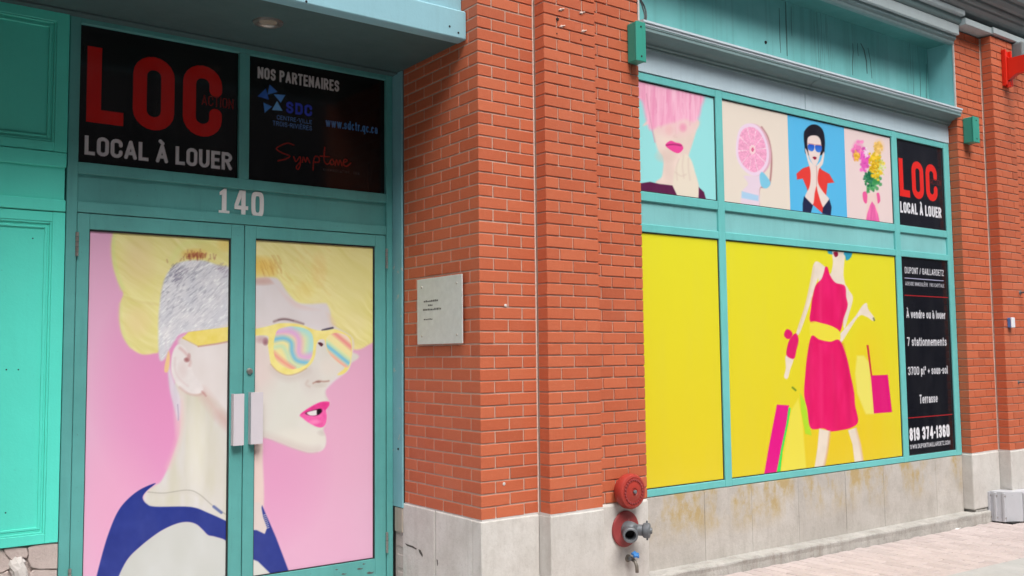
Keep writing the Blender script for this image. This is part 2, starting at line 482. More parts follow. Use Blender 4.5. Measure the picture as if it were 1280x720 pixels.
# anchor plugs left in the brick where a sign once hung
for (u, v) in ((701, 12), (727, 16), (702, 33), (729, 39), (696, 42), (726, 50), (697, 24)):
    p = px_on(u, v, 'y', YB)
    s = .016 if v < 41 else .008
    o = lathe('anchor_hole', [(0, .003), (s*.5, .003), (s*.6, 0), (s*.6, -.004)], (p[0], YB-.001, p[2]), (0, -1, 0), 'dark' if v > 41 or v == 24 else 'sealant', pier, 10)
    if v < 41 and v != 24:
        t = tube('anchor_scar', [(p[0]-.02, YB-.003, p[2]-.008), (p[0], YB-.004, p[2]), (p[0]+.024, YB-.003, p[2]+.010)], .0035, 'sealant', pier, 6)
# small chips of mortar on the brick face
for (u, v) in ((630, 605), (632, 382)):
    p = px_on(u, v, 'y', 0)
    lathe('mortar_spot', [(0, .004), (.007, .003), (.010, 0)], (p[0], -.0005, p[2]), (0, -1, 0), 'foam', pier, 9)

def stone(name, x0, x1, y0, y1, z0, z1, mat, parent, bev=.007):
    bm = bmesh.new(); bm_box(bm, x0, x1, y0, y1, z0, z1)
    bmesh.ops.bevel(bm, geom=bm.edges[:], offset=bev, segments=2, affect='EDGES', profile=.5)
    return link(name, bm_mesh(bm, name), MAT[mat], parent)
SB = -.68
CAPZ = -.003
# blocks: jamb (two), front of the pier (three)
stone('stone_block', -.004, .09, .490, .87, SB, CAPZ, 'stone', pier)
stone('stone_block', -.004, .09, 0.094, .481, SB, CAPZ, 'stone', pier)
stone('stone_block', -.006, XA-.004, -.006, .09, SB, CAPZ-.001, 'stone', pier)
stone('stone_block', XA-.002, XB+.004, YB-.006, .09, SB, CAPZ-.001, 'stone', pier)
stone('stone_block', XB+.007, XC+.004, -.008, .15, SB, CAPZ+.002, 'stone', pier, .016)
box('mortar_bed', .002, XA-.002, .001, .09, CAPZ-.0006, .009, 'foam', pier, 0)
box('mortar_bed', .003, .09, .091, .852, CAPZ-.0006, .0088, 'foam', pier, 0)
box('mortar_bed', XA, XB-.001, YB+.001, -.001, CAPZ-.0006, .0092, 'foam', pier, 0)
# cracks and spalls in the worn stone by the door, as thin irregular slivers
def flat_on_x(name, pts, x, mat, parent):
    bm = bmesh.new(); P = [px_on(u, v, 'x', x) for u, v in pts]
    a = [bm.verts.new((x, p[1], p[2])) for p in P]; b = [bm.verts.new((x+.003, p[1], p[2])) for p in P]
    n = len(P); bm.faces.new(a); bm.faces.new(b[::-1])
    for i in range(n): bm.faces.new((a[i], a[(i+1) % n], b[(i+1) % n], b[i]))
    return link(name, bm_mesh(bm, name), MAT[mat], parent)
MAT['crack'] = plain('crack_shadow', (.10, .09, .08), .95)
flat_on_x('crack', [(506, 679), (511, 681), (516, 682.5), (521, 686), (520, 687), (515, 684.5), (509, 682.5)], -.0052, 'crack', pier)
flat_on_x('crack', [(523, 686.5), (525.5, 687.5), (528, 692.5), (528.3, 696), (526.5, 694.5), (524, 690.5)], -.0054, 'crack', pier)
flat_on_x('crack', [(545.6, 699), (547, 700), (547.5, 705), (546.6, 707.5), (546.3, 703)], -.0053, 'crack', pier)

XR, XRB, XRC = 5.268, 5.738, 6.142
def right_rects(k):
    o = []
    if k % 2 == 0:
        o.append((XR, XR+.2-H, 0, TH, .2, .1)); splits_front((XR+.2, XR+.4, XRB), 0, o)
        o.append((XRB, XRB+.1-H, YB, YB+TH, .1, .1)); splits_front((XRB+.1, XRB+.3), YB, o); o.append((XRB+.3+H, XRC, YB, YB+TH, .1, 0))
        splits_front((XRC+.004, 6.34, 6.54, 6.64), 0, o)
    else:
        o.append((XR, XR+.1-H, 0, TH+.02, .1, .1)); splits_front((XR+.1, XR+.3, XRB), 0, o)
        o.append((XRB, XRB+.2-H, YB, YB+TH, .2, .1)); o.append((XRB+.2+H, XRC, YB, YB+TH, .2, 0))
        splits_front((XRC+.004, 6.24, 6.44, 6.64), 0, o)
    return o
pier2 = thing('brick_pier', 'orange brick pier carrying the red sign bracket, right beside the black lettered panels', 'brick pier', 'brick piers of the shop front')
build_bricks(pier2, right_rects, NC)
bm = bmesh.new()
bm_box(bm, XR+.0065, XRB+.02, .0065, .5, -.004, ZT)
bm_box(bm, XRB+.0065, XRC-.0065, YB+.0065, .52, -.0045, ZT+.001)
bm_box(bm, XRB+.03, 6.64, .007, .51, -.0035, ZT-.001)
link('mortar', bm_mesh(bm, 'mortar'), MAT['mortar'], pier2)
box('sealant_joint', XRB-.0085, XRB-.0005, -.004, .006, .0, ZT, 'sealant', pier2, .002)
box('sealant_joint', XR-.010, XR-.001, -.004, .012, 3.1, 3.75, 'foam', pier2, .002)
stone('stone_block', XR-.006, XRB-.004, -.008, .16, SB+.19, CAPZ, 'stone', pier2, .012)
stone('stone_block', XRB-.002, XRC+.004, YB-.006, .1, SB-.05, CAPZ, 'stone', pier2)
stone('stone_block', XRC+.007, 6.64, -.006, .1, SB-.05, CAPZ, 'stone', pier2)
stone('footing', XR+.03, XRB-.004, .0, .14, SB-.05, SB+.185, 'ledge', pier2)
box('mortar_bed', XR+.002, XRB-.002, .001, .09, CAPZ-.0006, .009, 'foam', pier2, 0)
box('mortar_bed', XRB, XRC-.001, YB+.001, -.001, CAPZ-.0006, .0092, 'foam', pier2, 0)

shade_pier = thing('brick_pier', 'orange brick pier added out of view beyond the teal panelling to darken the recess', 'brick pier', 'brick piers of the shop front')  # unseen pier, added to keep light out of the entrance recess
def far_rects(k):
    o = []; a = .1 if k % 2 else 0
    xs = [-3.36, -3.26+a, -3.06+a, -2.86, -2.76]
    for x0, x1 in zip(xs[:-1], xs[1:]): o.append((x0+H, x1-H if x1 < -2.8 else x1, 0, TH, x1-x0, 0))
    for q in range(4): o.append((-2.76-TH, -2.76, .1+q*.2+H+(.05 if k % 2 else 0), .3+q*.2-H, 0, .2))
    return o
build_bricks(shade_pier, far_rects, NC)
bm = bmesh.new(); bm_box(bm, -3.36, -2.766, .007, .96, -.004, ZT)
link('mortar', bm_mesh(bm, 'mortar'), MAT['mortar'], shade_pier)
stone('stone_block', -3.37, -2.754, -.006, .95, SB, CAPZ-.001, 'stone', shade_pier)

# ------------------------------------------------------------------ building mass behind the shop front
bw = thing('building_wall', 'dull wall of the building behind the shop front', 'wall')
box('inner_wall', -3.6, .3, 1.16, 1.5, -.7, 4.6, 'building', bw, 0)
box('inner_wall', .31, 7.0, .56, .9, -.7, 4.6, 'building', bw, 0)
box('upper_wall', -3.6, .0, .45, 1.1, 3.25, 4.6, 'building', bw, 0)
box('upper_wall', .001, 7.0, .10, .55, 3.95, 4.6, 'building', bw, 0)
box('side_wall', -3.9, -3.61, -.02, 1.4, -.7, 4.6, 'building', bw, 0)

ob = thing('unseen_opposite_building', 'plain brick street front added out of view across the road to shade the shop', 'building')  # unseen, added and built tall to block light from the low sky
box('wall', -40, 50, -21, -14, -1.3, 13.5, 'building', ob, 0)
wm = bevel_box_mesh('window', 1.3, .12, 1.9, .02); wm.materials.append(MAT['glass'])
for i in range(26):
    for zz in (1.4, 4.9, 8.2, 11.3):
        link('window', wm, None, ob, (-36+i*3.2, -13.98, zz))
box('roof_cornice', -40.2, 50.2, -14.3, -13.6, 13.5, 13.9, 'cornice', ob, .03)

# ------------------------------------------------------------------ stone plinth below the window
WL, WR = 1.283, 5.262
FY = .085                                  # front of the window frame
plinth = thing('stone_plinth', 'stained pale stone plinth under the display window with a low ledge at its foot', 'stone wall')
js = [WL+.003, 1.90, 2.39, 2.92, 3.51, 4.03, 4.82, WR-.002]
for a, b in zip(js, js[1:]):
    stone('stone_slab', a+.0012, b-.0012, FY+.004+random.uniform(-.002, .002), .3, -.56, -.016, 'stone_panel', plinth, .003)
# ledge following the slope of the pavement, edge worn
def ledge():
    bm = bmesh.new(); n = 90; x0, x1 = XC+.01, 5.50; rows = []
    for i in range(n+1):
        x = x0 + (x1-x0)*i/n; g = gz(x)
        w = .007*math.sin(x*9.1)+.006*math.sin(x*23.7+1)+random.uniform(-.003, .003)
        top = -.4855 - .0070*(x-1.44)
        yf = LEDGE_Y
        back = .12 if x < XR-.0 else -.012
        rows.append([bm.verts.new(c) for c in ((x, back, top+.002), (x, yf+.012+w*.3, top+random.uniform(-.001, .001)), (x, yf+.003+w*.4, top-.004+w*.15),
                    (x, yf+w*.35, top-.014+w*.3), (x, yf+.004+w*.5, (top+g)/2), (x, yf+.002+w*.4, g-.05), (x, back, g-.05))])
    for A, B in zip(rows, rows[1:]):
        for k in range(7): bm.faces.new((A[k], B[k], B[(k+1) % 7], A[(k+1) % 7]))
    bm.faces.new(rows[0]); bm.faces.new(rows[-1][::-1])
    return link('ledge', bm_mesh(bm, 'ledge', False), MAT['ledge'], plinth)
ledge()

# ------------------------------------------------------------------ display window
win = thing('display_window', 'wide teal framed display window with six panes above the stone plinth', 'window')
GY = FY + .015
Z0, ZG0, ZT2a, ZT2b, ZT1a, ZT1b, ZTa, ZTb = -.012, .036, 1.722, 1.775, 1.930, 1.992, 2.745, 2.798
cols_ = [(WL, 1.345), (2.116, 2.186), (4.338, 4.416), (5.172, WR-.002)]
for i, (a, b) in enumerate(cols_):
    box('jamb' if i in (0, 3) else 'mullion', a, b, FY, FY+.09, Z0, ZTb, 'teal_win', win, .003)
bays = [(cols_[i][1], cols_[i+1][0]) for i in range(3)]
for (a, b) in bays:
    box('bottom_rail', a, b, FY+.002, FY+.088, Z0+.001, ZG0, 'teal_win', win, .003)
    box('transom', a, b, FY+.002, FY+.088, ZT2a, ZT2b, 'teal_win', win, .003)
    box('transom', a, b, FY+.002, FY+.088, ZT1a, ZT1b, 'teal_win', win, .003)
    box('top_rail', a, b, FY+.002, FY+.088, ZTa, ZTb-.001, 'teal_win', win, .003)
    box('infill_panel', a+.001, b-.001, FY+.018, FY+.06, ZT2b-.003, ZT1a+.003, 'teal_panel', win, 0)
    for (z0, z1) in ((ZG0, ZT2a), (ZT1b, ZTa)):
        box('pane', a+.0005, b-.0005, GY+.003, GY+.012, z0+.0005, z1-.0005, 'glass', win, 0)
        bm = bmesh.new(); w = .007
        for (q0, q1, r0, r1) in ((a+.0002, a+w, z0, z1), (b-w, b-.0002, z0, z1), (a+w, b-w, z0+.0002, z0+w), (a+w, b-w, z1-w, z1-.0002)):
            bm_box(bm, q0, q1, GY-.004, GY+.0025, r0, r1)
        link('gasket', bm_mesh(bm, 'gasket'), MAT['black_rubber'], win)

# ------------------------------------------------------------------ fascia, crown moulding and recess above the window
fas = thing('shopfront_fascia', 'pale blue fascia and moulding over the display window under a recessed teal panel', 'fascia')
for a, b in ((WL, 3.148), (3.1535, WR-.001)):
    box('fascia_board', a, b, FY-.004, FY+.06, 2.802, 3.03, 'fascia', fas, .002)
prof = [(.14, 2.962), (.076, 2.962), (.072, 2.966), (.072, 2.976), (.062, 2.980)]
for k in range(9):
    a = math.radians(90*k/8); prof.append((.056 - .076*(1-math.cos(a)), 2.984 + .040*math.sin(a)))
prof += [(-.034, 3.028), (-.038, 3.032), (-.038, 3.052), (-.042, 3.055), (-.042, 3.063), (.14, 3.064)]
for a, b in ((WL, 3.186), (3.1915, XR+.004)):
    prism_x('crown_moulding', prof, a, b, 'moulding', fas)
for a, b in ((WL-.004, 3.189), (3.190, XR+.012)):
    prism_x('flashing', [(.26, 3.072), (-.044, 3.066), (-.044, 3.083), (-.052, 3.084), (-.052, 3.098), (-.045, 3.101), (.26, 3.112)], a, b, 'flashing', fas)
UY = .25
ux = [WL+.0, 3.176, XR-.004]
for a, b in zip(ux, ux[1:]):
    box('upper_panel', a+.001, b-.001, UY, UY+.05, 3.10, 3.76, 'upper_panel', fas, .001)
box('reveal_board', XR-.004, XR-.0006, .003, UY+.04, 3.104, 3.745, 'teal_panel', fas, 0)
box('reveal_board', WL-.004, WL-.0002, .003, UY+.04, 3.104, 3.745, 'teal_panel', fas, 0)
box('recess_soffit', WL, XR-.004, .03, UY+.04, 3.725, 3.77, 'soffit_painted_shade', fas, 0)
# lintel beam across the top of the recess
prism_x('lintel_moulding', [(.04, 3.705), (-.004, 3.700), (-.010, 3.712), (-.010, 3.728), (-.03, 3.745), (-.03, 3.775), (.04, 3.775)], WL, XR-.010, 'moulding', fas)
prism_x('lintel_band', [(.04, 3.776), (-.052, 3.776), (-.056, 3.782), (-.056, 3.866), (-.050, 3.872), (.04, 3.872)], WL-.03, XR-.001, 'cornice_light', fas)
prism_x('lintel_moulding', [(.04, 3.873), (-.058, 3.873), (-.075, 3.885), (-.082, 3.905), (-.082, 3.935), (.04, 3.935)], WL-.04, XR+.002, 'moulding', fas)
MAT['drip'] = plain('rain_drip_stain', (.075, .17, .165), .7)
def drip(pts, w):
    bm = bmesh.new(); P = [px_on(u, v, 'y', UY-.0012) for u, v in pts]; n = len(P); L = []; Rr = []
    for i, p in enumerate(P):
        k = w*(.35+.65*math.sin(math.pi*(i+.6)/(n+.2)))
        L.append(bm.verts.new((p[0]-k, UY-.0012, p[2]))); Rr.append(bm.verts.new((p[0]+k, UY-.0012, p[2])))
    for i in range(n-1): bm.faces.new((L[i], L[i+1], Rr[i+1], Rr[i]))
    ex = bmesh.ops.extrude_face_region(bm, geom=bm.faces[:])
    bmesh.ops.translate(bm, vec=(0, .0008, 0), verts=[q for q in ex['geom'] if isinstance(q, bmesh.types.BMVert)])
    return link('drip_stain', bm_mesh(bm, 'drip_stain'), MAT['drip'], fas)
for pts, w in (([(974, 10), (974.5, 30), (975, 50), (976, 66)], .005), ([(982, 2), (982.5, 25), (983.5, 50), (984, 70)], .008), ([(989, 8), (989, 25), (990, 45)], .003),
               ([(1066, 54), (1066.5, 65), (1065.5, 80), (1066, 94)], .006), ([(1076, 54), (1080, 62), (1083, 76), (1084, 92)], .010), ([(1085, 60), (1088, 75), (1090, 98)], .005),
               ([(1072, 54), (1072, 60), (1073, 70)], .004), ([(1150, 90), (1150.5, 110), (1151, 130)], .004), ([(1158, 80), (1158.5, 110), (1159, 140)], .004)):
    drip(pts, w)
lathe('bolt', [(0, .006), (.012, .005), (.014, 0)], tuple(px_on(957, 53, 'y', UY)), (0, -1, 0), 'dark', fas, 10)

# ------------------------------------------------------------------ cornice
cor = thing('cornice', 'grey metal cornice with long stepped mouldings running above the brick piers', 'cornice')
prism_x('cornice_band', [(.1, 3.862), (-.112, 3.862), (-.118, 3.868), (-.118, 3.918), (-.112, 3.924), (.1, 3.924)], XR+.006, XRB+.0, 'cornice_light', cor)
prism_x('cornice_band', [(.1, 3.864), (-.13, 3.864), (-.136, 3.870), (-.136, 3.921), (-.13, 3.926), (.1, 3.926)], XRB+.003, 6.9, 'cornice_light', cor)
prism_x('cornice_band', [(.1, 3.937), (-.112, 3.937), (-.118, 3.943), (-.118, 3.985), (.1, 3.985)], WL-.05, XR+.003, 'cornice_light', cor)
prism_x('cornice_moulding', [(.1, 3.99), (-.10, 3.99), (-0.131, 4.0), (-0.156, 4.02), (-0.162, 4.04), (-0.184, 4.045), (-0.193, 4.06), (-0.193, 4.085), (-0.230, 4.09), (-0.255, 4.12),
        (-0.258, 4.15), (-0.292, 4.16), (-0.305, 4.19), (-0.305, 4.25), (-0.329, 4.26), (-0.329, 4.33), (.1, 4.36)], -.2, 6.9, 'cornice', cor)
box('corbel', 6.16, 6.36, -.20, .0, 3.70, 3.86, 'cornice', cor, .02, 3)

# ------------------------------------------------------------------ entrance canopy
can = thing('entrance_canopy', 'pale blue canopy beam with dark soffit over the double doors', 'canopy')
ZS = 2.762
prism_x('beam_face', [(.20, ZS-.004), (.120, ZS-.004), (.116, ZS+.002), (.116, 2.92), (.125, 2.93), (.20, 2.93)], -2.758, -.004, 'canopy_blue', can)
box('beam_upper', -2.758, -.004, .165, .25, 2.931, 3.6, 'canopy_blue', can, 0)
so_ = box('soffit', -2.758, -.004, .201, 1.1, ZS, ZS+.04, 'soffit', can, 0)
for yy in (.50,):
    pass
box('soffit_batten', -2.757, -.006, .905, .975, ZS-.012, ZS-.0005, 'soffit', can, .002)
for (u, v) in ((573, 41), (383, 2), (562, 33)):
    p = px_on(u, v, 'y', .116); lathe('screw_hole', [(0, .002), (.006, .002), (.007, 0)], (p[0], .1157, p[2]), (0, -1, 0), 'dark', can, 8)
dl = thing('recessed_downlight', 'round recessed downlight in the dark soffit over the entrance', 'ceiling light')
lathe('trim_ring', [(.050, .0), (.062, -.008), (.080, -.007), (.083, .0), (.083, .004)], (-1.055, .50, ZS-.0002), (0, 0, 1), 'steel', dl, 32)
lathe('lens', [(.049, .0), (.03, -.004), (0, -.005)], (-1.055, .50, ZS-.001), (0, 0, 1), 'lampglass', dl, 28)

# ------------------------------------------------------------------ entrance: frame, header and two doors
DY = .98
ent = thing('entrance', 'teal double door entrance with transom panes and header panel beside the brick pier', 'door')
DB = -.50
DT = 1.695
LX0, LX1, RX1 = -1.966, -1.913, -.060
box('frame_post', LX0, LX1, DY-.012, DY+.09, DB-.06, ZS-.001, 'teal', ent, .003)
box('frame_post', RX1, -.016, DY-.012, DY+.09, DB-.06, ZS-.001, 'teal', ent, .003)
box('transom_mullion', -1.040, -.978, DY-.010, DY+.09, 1.968, 2.722, 'teal', ent, .003)
box('top_rail', LX1, RX1, DY-.008, DY+.09, 2.722, ZS-.0015, 'teal', ent, .003)
box('transom_rail', LX1, RX1, DY-.010, DY+.09, 1.908, 1.968, 'teal', ent, .003)
box('header_panel', LX1, RX1, DY+.012, DY+.05, 1.757, 1.908, 'teal', ent, 0)
box('door_head', LX1, RX1, DY-.008, DY+.09, 1.699, 1.757, 'teal', ent, .003)
for (a, b) in ((LX1, -1.040), (-.978, RX1)):
    box('transom_pane', a, b, DY+.018, DY+.026, 1.968, 2.722, 'glass', ent, 0)
# painted return between the frame and the brick
box('jamb_trim', -.014, -.002, .855, DY+.05, -.03, ZS-.002, 'peeled', ent, .002)
box('jamb_block', -.013, -.003, .862, .955, -.185, -.034, 'wood', ent, .003)
lathe('trim_screw', [(0, .003), (.007, .003), (.009, 0)], (-.0142, .905, px_on(500, 561, 'x', 0)[2]), (-1, 0, 0), 'dark', ent, 8)

def door_leaf(x0, x1, gx0, gx1, gz0, gz1):
    bm = bmesh.new(); y0, y1 = DY-.004, DY+.04
    bm_box(bm, x0, gx0, y0, y1, DB, DT)
    bm_box(bm, gx1, x1, y0, y1, DB, DT)
    bm_box(bm, gx0, gx1, y0+.0012, y1, gz1, DT-.0006)
    bm_box(bm, gx0, gx1, y0+.0012, y1, DB+.0006, gz0)
    bmesh.ops.bevel(bm, geom=bm.edges[:], offset=.0022, segments=1, affect='EDGES')
    d = link('door', bm_mesh(bm, 'door'), MAT['teal'], ent)
    box('pane', gx0, gx1, DY+.014, DY+.022, gz0, gz1, 'glass', d, 0)
    bm = bmesh.new(); w = .008; z0, z1 = gz0, gz1
    for (q0, q1, r0, r1) in ((gx0+.0002, gx0+w*.6, z0, z1), (gx1-w, gx1-.0002, z0, z1), (gx0+w, gx1-w, z0+.0002, z0+w*.7), (gx0+w, gx1-w, z1-w, z1-.0002)):
        bm_box(bm, q0, q1, DY+.004, DY+.0105, r0, r1)
    link('gasket', bm_mesh(bm, 'gasket'), MAT['black_rubber'], d)
    return d
GLL = (-1.848, -1.078, -.335, 1.612)
GRR = (-.930, -.140, -.345, 1.622)
d1 = door_leaf(-1.9095, -1.0015, *GLL)
d2 = door_leaf(-.9965, -.0635, *GRR)
def pull(door, x0, x1, z0, z1):
    prof = [(x0, DY-.05), (x1, DY-.042), (x1, DY-.034), (x0+.010, DY-.038), (x0+.012, DY-.005), (x0, DY-.005)]
    o = prism_z('pull_handle', prof, z0, z1, 'handle', door)
    return o
pull(d1, -1.070, -1.006, .418, .712)
pull(d2, -.968, -.893, .420, .718)
lathe('lock_cylinder', [(0, .014), (.012, .014), (.016, .010), (.019, .004), (.020, 0)], (-.962, DY-.004, .84), (0, -1, 0), 'steel', d2, 20)
def hinge(door, x, z0, z1):
    bm = bmesh.new(); n = 10; k = 5; L = (z1-z0)/k
    for i in range(k):
        a = z0+i*L+.0015; b = z0+(i+1)*L-.0015; lo = []; hi = []
        for q in range(n):
            c, s = math.cos(2*math.pi*q/n)*.0085, math.sin(2*math.pi*q/n)*.0085
            lo.append(bm.verts.new((x+c, DY-.014+s, a))); hi.append(bm.verts.new((x+c, DY-.014+s, b)))
        bm.faces.new(lo); bm.faces.new(hi)
        for q in range(n): bm.faces.new((lo[q], lo[(q+1) % n], hi[(q+1) % n], hi[q]))
    return link('hinge', bm_mesh(bm, 'hinge'), MAT['steel'], door)
hinge(d1, -1.911, 1.462, 1.592); hinge(d1, -1.911, -.285, -.155)
hinge(d2, -.062, 1.482, 1.612); hinge(d2, -.062, -.318, -.188)
# scuffs on the bottom rail of the right leaf
def flat_on_y(name, pts, y, mat, parent):
    bm = bmesh.new(); P = [px_on(u, v, 'y', y) for u, v in pts]
    a = [bm.verts.new((p[0], y, p[2])) for p in P]; b = [bm.verts.new((p[0], y+.002, p[2])) for p in P]
    n = len(P); bm.faces.new(a); bm.faces.new(b[::-1])
    for i in range(n): bm.faces.new((a[i], a[(i+1) % n], b[(i+1) % n], b[i]))
    return link(name, bm_mesh(bm, name), MAT[mat], parent)
for (u, v, w, h) in ((450, 711, 4, 1.2), (463, 716, 5, 1.6), (430, 717.5, 3.5, 1), (421, 712, 2, .8), (455, 705, 2, .9)):
    flat_on_y('paint_chip', [(u-w, v+h*.3), (u-w*.3, v-h), (u+w*.4, v-h*.4), (u+w, v-h*.9), (u+w*.5, v+h*.5), (u-w*.4, v+h)], DY-.0042, 'ink', d2)

# house number
hn = thing('house_number', 'white number 140 on the teal header panel above the doors', 'house number')
def digit_mesh(polys):
    bm = bmesh.new()
    for poly in polys:
        a = [bm.verts.new((x, DY+.0045, z)) for x, z in poly]; b = [bm.verts.new((x, DY+.0125, z)) for x, z in poly]
        n = len(poly); bm.faces.new(a); bm.faces.new(b[::-1])
        for i in range(n): bm.faces.new((a[i], a[(i+1) % n], b[(i+1) % n], b[i]))
    return bm_mesh(bm, 'digit')
zb, zt = 1.752, 1.902; hh = zt-zb
x = -1.150
link('digit', digit_mesh([[(x+.018, zb+.022), (x+.044, zb+.022), (x+.044, zt), (x+.030, zt), (x+.004, zt-.022), (x+.004, zt-.040), (x+.018, zt-.036)],
                         [(x+.0, zb), (x+.062, zb), (x+.062, zb+.0215), (x+.0, zb+.0215)]]), MAT['white_digit'], hn)
x = -1.058
link('digit', digit_mesh([[(x+.041, zb), (x+.066, zb), (x+.066, zt), (x+.041, zt)],
                         [(x+.0, zb+.036), (x+.0405, zb+.036), (x+.0405, zb+.058), (x+.0, zb+.058)],
                         [(x+.0665, zb+.036), (x+.082, zb+.036), (x+.082, zb+.058), (x+.0665, zb+.058)],
                         [(x+.0, zb+.0585), (x+.022, zb+.0585), (x+.0405, zt-.042), (x+.0405, zt), (x+.030, zt)]]), MAT['white_digit'], hn)
def ring0(x0, x1, z0, z1, t):
    n = 40; bm = bmesh.new(); R = []
    for (ins, y) in ((0, DY+.0045), (t, DY+.0045), (t, DY+.0125), (0, DY+.0125)):
        ring = []
        for i in range(n):
            a = 2*math.pi*i/n; rx = (x1-x0)/2-ins; rz = (z1-z0)/2-ins*1.05
            e = .55
            c, s = math.cos(a), math.sin(a)
            ring.append(bm.verts.new(((x0+x1)/2 + rx*math.copysign(abs(c)**e, c), y, (z0+z1)/2 + rz*math.copysign(abs(s)**e, s))))
        R.append(ring)
    for A, B in zip(R, R[1:]+R[:1]):
        for i in range(n): bm.faces.new((A[i], A[(i+1) % n], B[(i+1) % n], B[i]))
    return bm_mesh(bm, 'digit')
link('digit', ring0(-.956, -.880, zb, zt, .024), MAT['white_digit'], hn)

# ------------------------------------------------------------------ bright teal timber panelling left of the doors
pan = thing('timber_panelling', 'bright teal panelled timber boarding left of the double doors', 'panelling')
PX0, PX1 = -2.758, -1.972
PY = .955
def frame_panel(z0, z1, name):
    st = .062
    box('stile', PX1-st, PX1, PY, PY+.08, z0, z1, 'teal_bright', pan, .002)
    box('rail', PX0, PX1-st, PY+.0008, PY+.08, z1-.052, z1-.0005, 'teal_bright', pan, .002)
    box('rail', PX0, PX1-st, PY+.0008, PY+.08, z0+.0005, z0+.050, 'teal_bright', pan, .002)
    x1 = PX1-st; a0, a1 = z0+.050, z1-.052
    # stepped moulding, three small returns
    for k, (w, y) in enumerate(((.011, .004), (.011, .0115), (.013, .0085))):
        o = sum((.011, .011, .013)[:k])
        bm = bmesh.new()
        bm_box(bm, x1-o-w, x1-o, PY+y, PY+.07, a0+o, a1-o)
        bm_box(bm, PX0, x1-o-w-.0002, PY+y+.0004, PY+.07, a1-o-w, a1-o)
        bm_box(bm, PX0, x1-o-w-.0002, PY+y+.0004, PY+.07, a0+o, a0+o+w)
        bmesh.ops.bevel(bm, geom=bm.edges[:], offset=.002, segments=1, affect='EDGES')
        link('panel_moulding', bm_mesh(bm, 'panel_moulding'), MAT['teal_bright'], pan)
    box('panel', PX0, x1-.035, PY+.017, PY+.06, a0+.035, a1-.035, 'teal_bright', pan, 0)
frame_panel(2.005, 2.752, 'upper')
box('rail', PX0, PX1-.001, PY-.004, PY+.08, 1.925, 2.002, 'teal_bright', pan, .003)
box('frieze', PX0, PX1-.006, PY+.010, PY+.08, 1.752, 1.925, 'teal_bright', pan, 0)
box('rail', PX0, PX1-.001, PY-.008, PY+.08, 1.690, 1.752, 'teal_bright', pan, .004)
frame_panel(-.012, 1.687, 'lower')
for (u, v) in ((41, 298), (8, 462), (23, 462), (7, 641)):
    p = px_on(u, v, 'y', PY+.017); lathe('nail_mark', [(0, .0014), (.0035, .001), (.004, 0)], (p[0], PY+.0168, p[2]), (0, -1, 0), 'dark', pan, 6)

# rubble foot below the panelling
rub = thing('rubble_base', 'rough pinkish rubble stones below the teal panelling with white mortar patch', 'stone wall')
def zpx(pts, ox, oy, s): return [(ox+a/s, oy+b/s) for a, b in pts]
def rubble(pts, y0, depth=.2):
    poly = []
    for (u, v) in zpx(pts, 0, 640, 9.0):
        p = px_on(u, v, 'y', .97); poly.append((min(p[0], -1.9695), p[2]))
    bm = bmesh.new()
    a = [bm.verts.new((x, y0, z)) for x, z in poly]; b = [bm.verts.new((x, y0+depth, z)) for x, z in poly]
    n = len(poly); f = bm.faces.new(a); bm.faces.new(b[::-1])
    for i in range(n): bm.faces.new((a[i], a[(i+1) % n], b[(i+1) % n], b[i]))
    bmesh.ops.bevel(bm, geom=bm.edges[:], offset=.004, segments=1, affect='EDGES')
    return link('rubble_stone', bm_mesh(bm, 'rubble_stone', False), MAT['rubble'], rub)
rubble([(305, 400), (380, 372), (560, 352), (716, 345), (716, 630), (560, 634), (420, 640), (345, 620), (310, 540), (330, 470)], .962)
rubble([(375, 650), (480, 642), (716, 638), (716, 900), (500, 930), (340, 900), (330, 700)], .968)
rubble([(40, 415), (180, 395), (300, 402), (322, 470), (300, 520), (230, 500), (160, 540), (130, 545), (60, 480)], .965)
rubble([(-120, 420), (30, 418), (55, 490), (125, 552), (110, 640), (20, 690), (-120, 690)], .972)
rubble([(-120, 700), (20, 698), (95, 660), (100, 760), (60, 900), (-120, 900)], .966)
rubble([(-420, 420), (-130, 420), (-130, 900), (-420, 900)], .967)
rubble([(-760, 420), (-430, 420), (-430, 900), (-760, 900)], .971)
p0 = px_on(22, 699, 'y', .96); p1 = px_on(27, 722, 'y', .96)
mp = tube('mortar_patch', [(p0[0], 1.02, p0[2]), (p0[0]-.004, .99, p0[2]-.012), (p0[0]+.003, .976, p0[2]-.03), (p0[0]+.006, .972, p0[2]-.05), (p1[0], .972, p1[2]), (p1[0]+.006, .97, p1[2]-.05), (p1[0]+.01, .97, p1[2]-.15)], .036, 'foam', rub, 16)
for vtx in mp.data.vertices: vtx.co += Vector((random.uniform(-.007, .007), random.uniform(-.006, .006), random.uniform(-.006, .006)))
for f_ in mp.data.polygons: f_.use_smooth = False
box('backing', -2.75, -1.968, .985, 1.12, -.68, -.02, 'rubble', rub, 0)
box('backing', .004, .05, .868, .975, -.66, -.19, 'rubble', rub, .004)
# broken masonry at the foot of the jamb trim
for k, (u, v, r) in enumerate(((499, 676, .04), (500, 702, .045), (501, 725, .05))):
    p = px_on(u, v, 'x', -.004)
    o = stone('rubble_stone', .0, .03, p[1]-.045, p[1]+.05, p[2]-r, p[2]+r, 'rubble', rub, .008)

